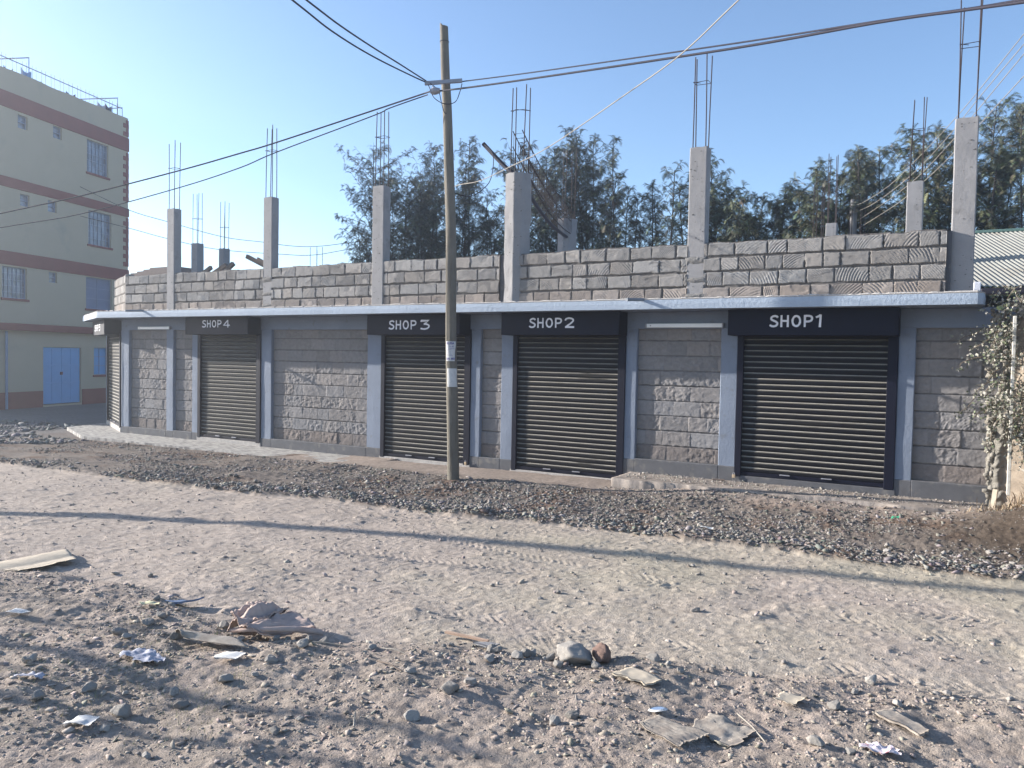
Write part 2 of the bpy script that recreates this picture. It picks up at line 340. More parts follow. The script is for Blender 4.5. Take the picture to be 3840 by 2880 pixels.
# ------------------------------------------------------------------ scattered stones
ICO_V = np.array([(0, 0, 1)]+[(math.cos(a)*.894, math.sin(a)*.894, .447) for a in np.arange(5)*2*PI/5]+[(math.cos(a)*.894, math.sin(a)*.894, -.447) for a in (np.arange(5)+.5)*2*PI/5]+[(0, 0, -1)])
ICO_F = [(0, 1+i, 1+(i+1) % 5) for i in range(5)]+[(1+i, 6+i, 1+(i+1) % 5) for i in range(5)]+[(1+(i+1) % 5, 6+i, 6+(i+1) % 5) for i in range(5)]+[(11, 6+(i+1) % 5, 6+i) for i in range(5)]
ICO_F = np.array(ICO_F)
def stones(name, P, S, label, cat, cols, flat=.6, sink=.25, zadd=0):
    n = len(P); 
    ax = RNG.uniform(.55, 1.4, (n, 3)); ax[:, 2] *= flat; ax[:, 0] *= 1.3
    V = ICO_V[None]*(1+RNG.uniform(-.5, .35, (n, 12, 1)))+RNG.uniform(-.22, .22, (n, 12, 3)); V = V*ax[:, None, :]*S[:, None, None]
    th = RNG.uniform(0, 2*PI, n); tl = RNG.normal(0, .38, n)
    ct, st = np.cos(tl)[:, None], np.sin(tl)[:, None]
    x, z = V[..., 0]*ct+V[..., 2]*st, -V[..., 0]*st+V[..., 2]*ct
    c, s = np.cos(th)[:, None], np.sin(th)[:, None]
    X_, Y_ = x*c-V[..., 1]*s, x*s+V[..., 1]*c
    Zg = H(P[:, 0], P[:, 1])+zadd
    W = np.stack([X_+P[:, 0:1], Y_+P[:, 1:2], z+(Zg+S*flat*(.6-sink))[:, None]], -1).reshape(-1, 3)
    Fq = (ICO_F[None]+(np.arange(n)*12)[:, None, None]).reshape(-1, 3)
    C = np.repeat(cols, 12, axis=0)
    return tag(link_mesh(name, W, Fq, M['stone'], cols=C), label, cat, kind='stuff')
def stone_cols(n, base, var=.22, tint=.04):
    c = np.array(base)[None]*(1+RNG.uniform(-var, var, (n, 1))); return np.clip(c+RNG.normal(0, tint*.2, (n, 3)), .02, .8)
def lognorm(n, med, sig, mn, mx): return np.clip(np.exp(RNG.normal(math.log(med), sig, n)), mn, mx)
# bed between road and shops
n = 62000; x = RNG.uniform(-17, 1.9, n); f = RNG.random(n); y0 = yfar(x)+.02; y1 = np.where(x < -4.5, np.where(x < -8.5, 10.45, 10.25), 10.85)
y = y0+(y1-y0)*f**1.15
k = fbm(x*1.3, y*1.3, 81, 2)+.55*np.exp(-((y-y0)/.5)**2)-.25*(x < -9) > -.75+.9*RNG.random(n)+1.5*np.exp(-(((x-.9)/.7)**2+((y-10.0)/1.1)**2))*(RNG.random(n) > .25)
x, y = x[k], y[k]; S = lognorm(len(x), .0080, .55, .0035, .034)*(1+.45*np.exp(-((y-yfar(x))/.35)**2))
stones('gravel', np.stack([x, y], -1), S, 'grey crushed stone strewn along the bed before the shops', 'gravel', stone_cols(len(x), (.21, .192, .175), .42), .42, .25)
n = 2600; x = RNG.uniform(-24, -16.5, n); y = RNG.uniform(7.3, 12.6, n)
k = ~((y > 10.4) & (x > -20)); x, y = x[k], y[k]
stones('gravel', np.stack([x, y], -1), lognorm(len(x), .03, .5, .012, .09), 'coarse dark stone spread at the far left road corner', 'gravel', stone_cols(len(x), (.17, .165, .165), .3), .55, .2)
# near verge
n = 34000; x = RNG.uniform(-7.5, 1.2, n); y = RNG.uniform(1.9, 5.4, n)
k = (y < ynear(x)+.08) & (fbm(x*1.6, y*1.6, 82, 3)+.5*np.exp(-((y-ynear(x)+.25)/.25)**2) > -.55+.8*RNG.random(n)); x, y = x[k], y[k]
stones('gravel', np.stack([x, y], -1), lognorm(len(x), .0058, .58, .0026, .024), 'small grey stones scattered over the near verge', 'gravel', stone_cols(len(x), (.30, .258, .222), .26), .40, .3)
# loose on the road and on the step
n = 3200; x = RNG.uniform(-13, 1.8, n); y = RNG.uniform(3.8, 8.1, n); k = (y > ynear(x)) & (y < yfar(x)); x, y = x[k], y[k]
stones('gravel', np.stack([x, y], -1), lognorm(len(x), .0065, .5, .003, .022), 'few small pebbles lying on the pale dirt road', 'gravel', stone_cols(len(x), (.30, .265, .232), .25), .6, .2)
n = 1500; x = RNG.uniform(-4.3, .5, n); y = RNG.uniform(10.95, F-.02, n)
stones('gravel', np.stack([x, y], -1), lognorm(n, .0065, .5, .003, .022), 'pale chips scattered on the raised concrete step', 'gravel', stone_cols(n, (.33, .30, .27), .2), .6, .2, zadd=.15-H(x, y))

# individual stones: 8 shapes copied
def rock_mesh(seed, sub=2, amp=.28, flat=.65):
    r = np.random.default_rng(seed); V = ICO_V.copy(); Fs = ICO_F.tolist()
    for _ in range(sub):
        V = V.tolist(); cache = {}; nf = []
        def mid(a, b):
            kk = (min(a, b), max(a, b))
            if kk not in cache:
                m_ = (np.array(V[a])+np.array(V[b])); m_ /= np.linalg.norm(m_); V.append(m_.tolist()); cache[kk] = len(V)-1
            return cache[kk]
        for a, b, c in Fs:
            ab, bc, ca = mid(a, b), mid(b, c), mid(c, a); nf += [(a, ab, ca), (b, bc, ab), (c, ca, bc), (ab, bc, ca)]
        Fs = nf; V = np.array(V)
    n_ = V/np.linalg.norm(V, axis=1)[:, None]; d = np.ones(len(V))
    for _ in range(14):      # chop planes make facets
        p = r.normal(size=3); p /= np.linalg.norm(p); hgt = r.uniform(.50, .88); dt = n_@p; d = np.where(dt*d > hgt, hgt/np.maximum(dt, 1e-3), d)
    d = d*(1+amp*.3*(fbm(n_[:, 0]*3+seed+n_[:, 2], n_[:, 1]*3+n_[:, 2]*2, seed, 4, .65)))
    V = n_*d[:, None]*np.array([r.uniform(1, 1.35), r.uniform(.8, 1.1), flat*r.uniform(.85, 1.2)])
    return V, np.array(Fs)
ROCKS = []
for i in range(8):
    V, Fs = rock_mesh(100+i, 3, .5); shade = [.30, .25, .27, .34, .22, .29, .31, .26][i]
    o = link_mesh('rock_proto', V, Fs, M['stone'], cols=np.tile(np.array([shade, shade*.92, shade*.83])*.98, (len(V), 1))); ROCKS.append(o.data); bpy.data.objects.remove(o)
def rock(x, y, s, name, label, cat='stone', group=None, i=None, rz=None, sink=.3):
    o = bpy.data.objects.new(name, ROCKS[random.randrange(8) if i is None else i]); COL.objects.link(o)
    o.scale = (s, s, s); o.rotation_euler = (random.uniform(-.3, .3), random.uniform(-.3, .3), random.uniform(0, 6) if rz is None else rz)
    o.location = (x, y, float(H(x, y))+s*.6*(1-sink)-.0); return tag(o, label, cat, group)
rock(-1.99, 4.36, .125, 'boulder', 'large pale crusty lump beside the brown one at the road edge', 'boulder', i=0, sink=.1)
b2 = rock(-1.85, 4.43, .085, 'boulder', 'brown rounded lump right of the pale crusty one', 'boulder', i=1, sink=.1)
b2.data = b2.data.copy(); ca = b2.data.color_attributes['Col']; ca.data.foreach_set('color', np.tile(np.array([.17, .115, .095, 1], dtype=np.float32), len(b2.data.vertices)))
ZONES = [('loose stone on the rubble edge between road and near verge', 'stones along the near road edge', 46, lambda: (lambda x: (x, float(ynear(np.array([x]))[0])-abs(random.gauss(0, .16))))(random.uniform(-5.2, .3)), (.018, .045)),
         ('half buried stone on the near verge in the foreground', 'stones on the near verge', 42, lambda: (lambda t: (t, random.uniform(2.2, 1.0+float(np.interp(t, XN, YN))-1.25)))(random.uniform(-4.7, -.2)), (.02, .055)),
         ('single stone lying out on the pale dirt road', 'stones on the dirt road', 26, lambda: (random.uniform(-4.5, .6), random.uniform(5.0, 7.6)), (.014, .03)),
         ('larger stone in the rubble bed before the shops', 'larger stones in the rubble bed', 60, lambda: (lambda x: (x, float(yfar(np.array([x]))[0])+.05+abs(random.gauss(0, .5))))(random.uniform(-9.5, 1.1)), (.018, .045))]
for (lab, grp, cnt, samp, (s0, s1)) in ZONES:
    for _ in range(cnt):
        x, y = samp(); rock(x, y, random.uniform(s0, s1)*random.uniform(.8, 1.1), 'stone', lab, 'stone', grp)

# ------------------------------------------------------------------ the shop building
shop = empty('shop_building', (-8.5, F+4, 0), 'long row of grey stone shops with black roller shutters and unfinished upper floor', 'building')
TH = math.radians(153.6); CD = Vector((math.cos(TH), math.sin(TH), 0)); CN = Vector((-CD.y, CD.x, 0)); K0 = Vector((-17.32, F, 0))
def FR(x, d, z): return (x, F-d, z)                      # d = distance in front of the shop front
def FC(u, d, z): p = K0+CD*u+CN*d; return (p.x, p.y, z)   # the same along the chamfered corner
def face_grid(name, fr, u0, u1, z0, z1, res, style, seed, parent, m, flip=False, top=None):
    """stone walling with real joints, dressing marks and broken faces"""
    nu = max(8, int((u1-u0)/res)); nz = max(8, int((z1-z0)/res))
    U, Zz = np.meshgrid(np.linspace(u0, u1, nu), np.linspace(z0, z1, nz))
    r = np.random.default_rng(seed)
    ch = .218 if style == 'upper' else .232
    zt = z1 if style == 'upper' else z0+.0
    row = np.floor((zt-Zz)/ch+.08*fbm(U*1.2, U*0, seed, 2)).astype(int) if style == 'upper' else np.floor((Zz-z0)/ch).astype(int)
    zz = ((zt-Zz)/ch if style == 'upper' else (Zz-z0)/ch)-row
    wob = .10*fbm(U*1.2, U*0, seed, 2) if style == 'upper' else 0
    D = np.zeros_like(U); Cc = np.zeros(U.shape+(3,))
    base = {'upper': np.array([.262, .247, .234]), 'lower': np.array([.222, .209, .205])}[style]
    mort = {'upper': np.array([.135, .124, .116]), 'lower': np.array([.12, .112, .11])}[style]
    nr = int(row.max())+2
    for k in range(int(row.min()), nr):
        mk = row == k
        if not mk.any(): continue
        u = u0-r.uniform(0, .35); 
        while u < u1:
            w = r.uniform(.22, .48) if style == 'upper' else r.uniform(.24, .46)
            s = mk & (U >= u) & (U < u+w)
            if s.any():
                lu = U[s]-u; lz = (zz[s]+.0)*ch
                eu = np.minimum(lu, w-lu)-.006*fbm(Zz[s]*30, U[s]*30, seed+k, 2); ez = np.minimum(lz, ch-lz)-.004*fbm(U[s]*20, Zz[s]*20, seed+k+3, 2)
                jw = .016 if style == 'upper' else .0
                if style == 'upper': inn = sstep(.003, .013, eu+.012*fbm(U[s]*9, Zz[s]*9, seed+k+8, 2))*sstep(.012, .022, ez+.013*fbm(U[s]*7, Zz[s]*7, seed+k+6, 2))
                else: inn = (sstep(-.012, .012, eu)*.45+.55)*sstep(.003, .0095, ez)
                # arcs of a cutting tool
                side = r.choice([-1, 1]); cx = u+w*.5+side*r.uniform(.18, .55); cz = (Zz[s].mean())+r.uniform(-.55, -.12)
                rr = np.hypot(U[s]-cx, Zz[s]-cz); wl = r.uniform(.025, .040) if style == 'upper' else r.uniform(.024, .034)
                amp = r.choice([.3, .7, .9, 1.1, 1.3]) if style == 'upper' else r.choice([0, 0, .35, .8])
                mask = sstep(-.35, .25, fbm(U[s]*5, Zz[s]*5, seed+k*7, 2))
                ch_ = np.abs(np.sin(rr*PI/wl+.8*fbm(U[s]*6, Zz[s]*6, seed+9, 2)))
                d = -(.0082 if style == 'upper' else .0055)*(1-ch_)*amp*mask
                if r.random() < .2: d = d-.004*(1-np.abs(np.sin((U[s]*.7+Zz[s])*PI/wl)))*mask
                rough = (.0035 if style == 'upper' else .0065)*fbm(U[s]*14, Zz[s]*18, seed+k, 4, .6)
                if style == 'lower' and r.random() < .4: rough = rough*2.2
                tilt = r.uniform(-.012, .012)*(lu/w-.5)+r.uniform(-.02, .02)*(lz-ch/2)
                pro = r.uniform(-.004, .004)
                depth = .026 if style == 'upper' else .020
                D[s] = inn*(d+rough+tilt+pro)-(1-inn)*depth+(1-inn)*.006*fbm(U[s]*25, Zz[s]*25, seed+5, 3)
                tone = r.uniform(.80, 1.16); tint = np.array([1, 1, 1])+np.array([.05, 0, -.05])*r.uniform(-.5, .6)
                if style == 'upper' and k >= 3: tint = tint*np.array([1.02, .94, .89])
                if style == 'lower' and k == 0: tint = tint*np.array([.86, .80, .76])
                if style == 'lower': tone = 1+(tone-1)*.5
                Cc[s] = (base*tone*tint)[None]*inn[:, None]+mort[None]*(1-inn[:, None])
            u += w
    if style == 'upper':      # mortar smears, droops
        sm = sstep(.25, .5, fbm(U*3.1, Zz*7, seed+50, 3)); D = D*(1-.5*sm)-.004*sm; Cc = Cc*(1-.35*sm[..., None])+mort*.35*sm[..., None]
        edge = np.clip((z1-Zz)/.02, 0, 1); Zz = Zz+(1-np.clip((z1-Zz)/.10, 0, 1))*(.014*fbm(U*2.5, U*0, seed+60, 3)+.006*np.sign(fbm(U*2.6, U*0+4, seed+61, 1)))
    V = np.array([fr(a, b, c) for a, b, c in zip(U.ravel(), D.ravel(), Zz.ravel())])
    i = np.arange(nu*nz).reshape(nz, nu); q = np.stack([i[:-1, :-1], i[:-1, 1:], i[1:, 1:], i[1:, :-1]], -1).reshape(-1, 4)
    C = Cc.reshape(-1, 3)
    if style == 'upper':      # thickness: top and back and ends
        th = .19; top_ = i[-1]; bot = i[0]; base_i = len(V)
        bt = np.array([fr(a, -th, c) for a, c in zip(U[-1], Zz[-1]+.004*vnoise(U[-1]*9, U[-1]*0, 3))]); bb = np.array([fr(a, -th, z0) for a in U[0]])
        V = np.concatenate([V, bt, bb]); a = np.arange(nu-1)
        q = np.concatenate([q, np.stack([top_[a], top_[a+1], base_i+a+1, base_i+a], -1), np.stack([base_i+a, base_i+a+1, base_i+nu+a+1, base_i+nu+a], -1)])
        for col, rev in ((0, 1), (nu-1, -1)):
            e = i[:, col]; P = np.array([fr(U[0, col], -th, z) for z in Zz[:, col]]); b0 = len(V); V = np.concatenate([V, P]); a = np.arange(nz-1)
            q = np.concatenate([q, np.stack([e[a], e[a+1], b0+a+1, b0+a], -1)])
        C = np.concatenate([C, np.tile(base*.95, (len(V)-len(C), 1))])
    return link_mesh(name, V, q, m, parent, cols=C, smooth=True)

# lower storey panels, plinth, pilasters, ring beam
PAN = [(-17.04, -15.68, .10), (-15.44, -14.80, .11), (-12.34, -9.79, .13), (-7.24, -6.82, .15), (-4.36, -3.05, .355), (-.48, .62, .37)]
for i, (a, b, zb) in enumerate(PAN):
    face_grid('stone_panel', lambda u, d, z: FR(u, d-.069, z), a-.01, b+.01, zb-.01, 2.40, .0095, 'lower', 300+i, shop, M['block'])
    mb = MB(); mb.bbox(a-.004, b+.004, F-.012, F+.2, -.4, zb, .01)
    mb.build('plinth', M['plinth'], shop)
PIL = [(-17.32, -17.04), (-15.68, -15.44), (-14.80, -14.59), (-12.64, -12.34), (-9.79, -9.43), (-7.44, -7.24), (-6.82, -6.58), (-4.55, -4.36), (-3.05, -2.80), (-.69, -.48)]
PB = [.10, .10, .11, .12, .14, .15, .15, .34, .355, .365]
def wavy_box(x0, x1, d, z0, z1, seed, fr=FR):
    """plastered pier front with an uneven face and soft edges"""
    nu, nz = 7, max(6, int((z1-z0)/.05)); vs = []; fs = []
    prof = [(x0, -.25), (x0, d-.012), (x0+.010, d), (x0+(x1-x0)*.5, d+.001), (x1-.010, d), (x1, d-.012), (x1, -.25)]
    for k in range(nz+1):
        z = z0+(z1-z0)*k/nz
        for (u, dd) in prof:
            j = .004*float(fbm(np.array([z*2.1]), np.array([u*3.]), seed, 2)[0]) if dd > 0-.02 else 0
            j2 = .005*float(fbm(np.array([z*1.7+5]), np.array([u*1.]), seed+1, 2)[0]) if dd > -.02 else 0
            vs.append(fr(u+j2, dd+j, z))
    for k in range(nz):
        for a in range(6): fs.append((k*7+a, k*7+a+1, (k+1)*7+a+1, (k+1)*7+a))
    mb = MB(); mb.add(vs, fs); return mb
for i, ((a, b), zb) in enumerate(zip(PIL, PB)):
    wavy_box(a, b, 0, zb, 2.385, 400+i).build('pilaster', M['blue_plaster'], shop, smooth=False)
    mb = MB(); mb.bbox(a-.003, b+.003, F-.010, F+.25, -.4, zb, .01); mb.build('plinth', M['plinth'], shop)
mb = MB(); mb.bbox(-17.32, .62, F-.006, F+.25, 2.385, 2.645, .008); mb.build('ring_beam', M['blue_plaster'], shop)
mb = MB(); mb.bbox(-.02, 3.0, F-.006, F+.25, 2.385, 2.645, .008, fr=FC); mb.build('ring_beam', M['blue_plaster'], shop)
# chamfered corner piers, back and side walls
wavy_box(-.05, .12, -.01, -.3, 2.385, 480, FC).build('pilaster', M['blue_plaster'], shop)
wavy_box(2.62, 2.86, 0, -.3, 2.385, 481, FC).build('pilaster', M['blue_plaster'], shop)
e = FC(2.86, -.1, 0)
mb = MB(); mb.box(e[0]-.05, e[0]+.15, e[1], 20.5, -.3, 2.645); mb.box(e[0], .6, 20.3, 20.5, -.3, 2.645); mb.box(.45, .62, F+.25, 20.3, -.3, 2.645)
mb.build('rear_wall', M['concrete'], shop)

# canopy: roof slab with a rough broken top edge
K2 = Vector((-17.30, F-.64, 0))
def canopy():
    pts = [Vector((.27, F+.0, 0)), Vector((.275, F-.38, 0)), Vector((.25, F-.58, 0)), Vector((.19, F-.64, 0))]
    xs = np.arange(.1, -17.25, -.04)
    pts += [Vector((float(x), F-.64+.006*float(vnoise(np.array([x*1.3]), np.array([0.]), 5)[0]), 0)) for x in xs]+[K2]
    pts += [K2+CD*t for t in np.arange(.04, 3.05, .05)]+[K2+CD*3.12+CN*-.03, K2+CD*3.2-CN*.12, K2+CD*3.22-CN*.3, K2+CD*3.22-CN*.8]
    n = len(pts); vs = []; P = np.array([(p.x, p.y) for p in pts])
    top = 2.802+.010*fbm(P[:, 0]*9, P[:, 1]*9, 31, 3)+.008*np.sign(vnoise(P[:, 0]*14, P[:, 1]*3, 32))
    inw = []
    for i in range(n):
        t = pts[min(i+1, n-1)]-pts[max(i-1, 0)]; t.normalize(); inw.append(Vector((t.y, -t.x, 0)) if True else None)
    # inward = to the right when walking -x along the front
    rows = []
    rows.append([(p.x+w.x*.0, p.y+w.y*.0, 2.645) for p, w in zip(pts, inw)])
    rows.append([(p.x+w.x*(-.003), p.y+w.y*(-.003), 2.72) for p, w in zip(pts, inw)])
    rows.append([(p.x+w.x*.002, p.y+w.y*.002, 2.782) for p, w in zip(pts, inw)])
    r1 = np.concatenate([np.array(r) for r in rows])
    mb = MB(); mb.add(r1, [(k*n+i, k*n+i+1, (k+1)*n+i+1, (k+1)*n+i) for k in range(2) for i in range(n-1)])
    mb.build('canopy_fascia', M['canopy'], shop)
    sgn = 1 if (pts[60].y+inw[60].y*.3) > pts[60].y else -1
    rr = []
    for off, zf in ((.002, lambda i: 2.782), (-.004, lambda i: 2.79+.3*(top[i]-2.8)), (.018, lambda i: float(top[i])), (.06, lambda i: 2.806), (.45, lambda i: 2.80)):
        rr.append([(p.x+w.x*off*sgn, p.y+w.y*off*sgn, zf(i)) for i, (p, w) in enumerate(zip(pts, inw))])
    r2 = np.concatenate([np.array(r) for r in rr])
    mb = MB(); mb.add(r2, [(k*n+i, k*n+i+1, (k+1)*n+i+1, (k+1)*n+i) for k in range(4) for i in range(n-1)])
    mb.build('slab_edge', M['slab_edge'], shop)
    # underside and top deck
    C_ = [(p.x, p.y) for p in pts]; poly = C_+[(K2+CD*3.22).to_tuple()[:2] if False else (-20.2, 20.6), (.62, 20.6), (.62, F)]
    mb = MB(); m = len(poly); mb.add([(x, y, 2.645) for x, y in poly], [tuple(range(m))]); mb.build('soffit', M['blue_plaster'], shop)
    ins = [(p.x+w.x*.44*sgn, p.y+w.y*.44*sgn) for p, w in zip(pts[6:-6], inw[6:-6])]; poly = ins+[(-20.2, 14.5), (-20.2, 20.6), (.62, 20.6), (.62, F+.2)]
    mb = MB(); m = len(poly); mb.add([(x, y, 2.796) for x, y in poly], [tuple(range(m))]); mb.build('roof_deck', M['concrete'], shop)
canopy()

# roller shutters in their guides, with shutter boxes that carry the names
def shutter(x0, x1, zb, fr, parent, seed, dusty=1.0):
    V = []; C = []; prof = []
    pitch = .0815; zt = 2.30; z = zb+.055
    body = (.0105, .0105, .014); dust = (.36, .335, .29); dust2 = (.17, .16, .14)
    r = random.Random(seed)
    while z < zt:
        t = pitch
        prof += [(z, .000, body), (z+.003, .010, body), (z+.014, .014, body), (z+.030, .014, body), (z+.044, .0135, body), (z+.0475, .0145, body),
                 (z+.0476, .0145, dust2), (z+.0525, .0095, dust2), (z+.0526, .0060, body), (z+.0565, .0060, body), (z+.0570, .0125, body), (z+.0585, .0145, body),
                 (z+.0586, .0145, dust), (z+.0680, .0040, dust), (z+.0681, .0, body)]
        z += pitch
    nu = 9; us = np.linspace(x0, x1, nu); vs = []
    for (zz, d, c) in prof:
        for u in us:
            vs.append(fr(u, d-.03+.002*math.sin(u*2.1+zz*3), zz+.0012*math.sin(u*1.7))); 
            kf = 1
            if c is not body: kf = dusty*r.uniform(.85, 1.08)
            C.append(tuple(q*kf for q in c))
    n = len(prof); fs = [(k*nu+i, k*nu+i+1, (k+1)*nu+i+1, (k+1)*nu+i) for k in range(n-1) for i in range(nu-1)]
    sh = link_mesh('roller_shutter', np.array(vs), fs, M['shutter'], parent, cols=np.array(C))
    mb = MB(); mb.bbox(x0, x1, -.034, .004, zb, zb+.055, .004, fr=fr); mb.build('bottom_bar', M['dark_metal'], sh)
    for k in (.33, .62):
        u = x0+(x1-x0)*k; mb = MB()
        mb.bbox(u-.07, u+.07, .012, .030, zb+.045, zb+.062, .003, fr=fr); mb.box(u-.065, u-.05, -.005, .014, zb+.045, zb+.060, fr=fr); mb.box(u+.05, u+.065, -.005, .014, zb+.045, zb+.060, fr=fr)
        mb.build('handle', M['steel'] if k < .5 else M['steel'], sh)
    for (a, b) in ((x0-.075, x0+.012), (x1-.012, x1+.11)):
        mb = MB(); mb.bbox(a, b, -.08, .026, zb-.02, 2.31, .003, fr=fr)
        mb.build('guide_rail', M['dark_metal'], sh)
    return sh
GL = {'S': (.66, [([(.60, .80), (.50, .91), (.32, .93), (.15, .83), (.13, .66), (.28, .55), (.46, .46), (.57, .32), (.50, .14), (.32, .07), (.14, .10), (.03, .20)], 1)]),
      'H': (.68, [([(.10, .0), (.10, 1)], 0), ([(.56, 0), (.56, 1)], 0), ([(.1, .53), (.56, .51)], 0)]),
      'O': (.78, [([(.38+.27*math.cos(t), .5+.42*math.sin(t)) for t in np.linspace(.3, .3+2*PI, 20)], 0)]),
      'P': (.70, [([(.10, 0), (.10, 1)], 0), ([(.1, .92), (.38, .92), (.55, .85), (.60, .70), (.54, .54), (.36, .46), (.1, .46)], 1)]),
      '1': (.40, [([(.02, .78), (.20, .90), (.25, 1.0)], 0), ([(.25, 1.0), (.22, .0)], 0)]),
      '2': (.68, [([(.05, .72), (.12, .88), (.32, .94), (.52, .84), (.54, .66), (.38, .42), (.10, .12)], 1), ([(.04, .08), (.62, .08)], 0)]),
      '3': (.66, [([(.08, .80), (.10, .92), (.56, .92), (.30, .60)], 0), ([(.26, .58), (.46, .55), (.60, .38), (.50, .14), (.28, .06), (.06, .12)], 1)]),
      '4': (.68, [([(.46, 0), (.46, 1)], 0), ([(.46, .97), (.05, .30), (.66, .30)], 0)]),
      '5': (.66, [([(.58, .92), (.16, .92), (.12, .55)], 0), ([(.10, .56), (.38, .60), (.56, .42), (.52, .18), (.32, .06), (.06, .14)], 1)])}
def paint_words(word, xa, xb, zc, h, fr, d, parent):
    """brush-painted capitals: one flat ribbon per stroke, each a hair prouder than the one before"""
    tot = sum(GL[c][0] for c in word)+.10*(len(word)-1)-.12; sx = (xb-xa)/tot; x = xa; mb = MB(); lay = 0; w = .086
    for c in word:
        for pts, sm in GL[c][1]:
            P = [Vector((p[0], p[1], 0)) for p in pts]
            if sm: P = smooth_path(P, 4)
            vs = []; 
            for i, p in enumerate(P):
                t = (P[min(i+1, len(P)-1)]-P[max(i-1, 0)]).normalized(); n_ = Vector((-t.y, t.x, 0))
                if 0 < i < len(P)-1:
                    t1 = (P[i]-P[i-1]).normalized(); t2 = (P[i+1]-P[i]).normalized(); k_ = 1/max(.5, math.sqrt(max(.05, (1+t1.dot(t2))/2)))
                else: k_ = 1
                ww = w*k_*(1+.10*math.sin(i*2.1+ord(c)))
                for sg in (1, -1): vs.append(fr(x+p.x*sx+n_.x*ww*sg*h, d+.0003*lay, zc+(p.y-.5+n_.y*ww*sg)*h))
            mb.add(vs, [(2*i, 2*i+1, 2*i+3, 2*i+2) for i in range(len(P)-1)]); lay += 1
        x += (GL[c][0]+.10)*sx
    return mb.build('lettering', M['white_paint'], parent)
def sign_box(x0, x1, fr, num, pos, parent, z0=2.275):
    mb = MB(); mb.bbox(x0, x1, -.04, .35, z0, 2.642, .006, fr=fr)
    mb.box(x0+.012, x0+.03, .3515, .3535, z0+.02, 2.62, fr=fr); mb.box(x1-.03, x1-.012, .3515, .3535, z0+.02, 2.62, fr=fr)
    b = mb.build('shutter_box', M['dark_metal'], parent)
    xa, xb, na, nb, zc, h = pos
    paint_words('SHOP', xa, xb, zc, h, fr, .3525, b); paint_words(num, na, nb, zc, h*1.03, fr, .3525, b)
    return b
def FRm(x, d, z): return FR(x, d, z)
for (a, b, zb, bx0, bx1, words, tx, sd) in ((-2.725, -.80, .235, -2.87, -.67, '1', (-2.292, -1.736, -1.689, -1.615, 2.471, .165), 1), (-6.505, -4.655, .0, -6.63, -4.53, '2', (-6.102, -5.521, -5.460, -5.305, 2.470, .160), 2),
                                          (-9.36, -7.55, .005, -9.51, -7.455, '3', (-8.999, -8.393, -8.306, -8.120, 2.452, .165), 3), (-14.515, -12.75, .03, -14.58, -12.64, '4', (-14.035, -13.446, -13.38, -13.205, 2.500, .155), 4)):
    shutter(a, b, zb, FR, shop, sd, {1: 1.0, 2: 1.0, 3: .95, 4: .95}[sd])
    sign_box(bx0, bx1, FR, words, tx, shop)
    mb = MB(); mb.bbox(a-.10, b+.13, F-.022, F+.2, -.35, zb-.004, .006); mb.build('door_sill', M['plinth'] if sd == 1 else M['slab_edge'], shop)
FCR = lambda u, d, z: FC(2.55-u, d, z)
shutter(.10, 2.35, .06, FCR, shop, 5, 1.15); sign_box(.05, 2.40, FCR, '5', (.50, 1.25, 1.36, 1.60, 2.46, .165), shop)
mb = MB(); mb.bbox(.05, 2.6, -.2, .02, -.3, .056, .006, fr=FC); mb.build('door_sill', M['slab_edge'], shop)

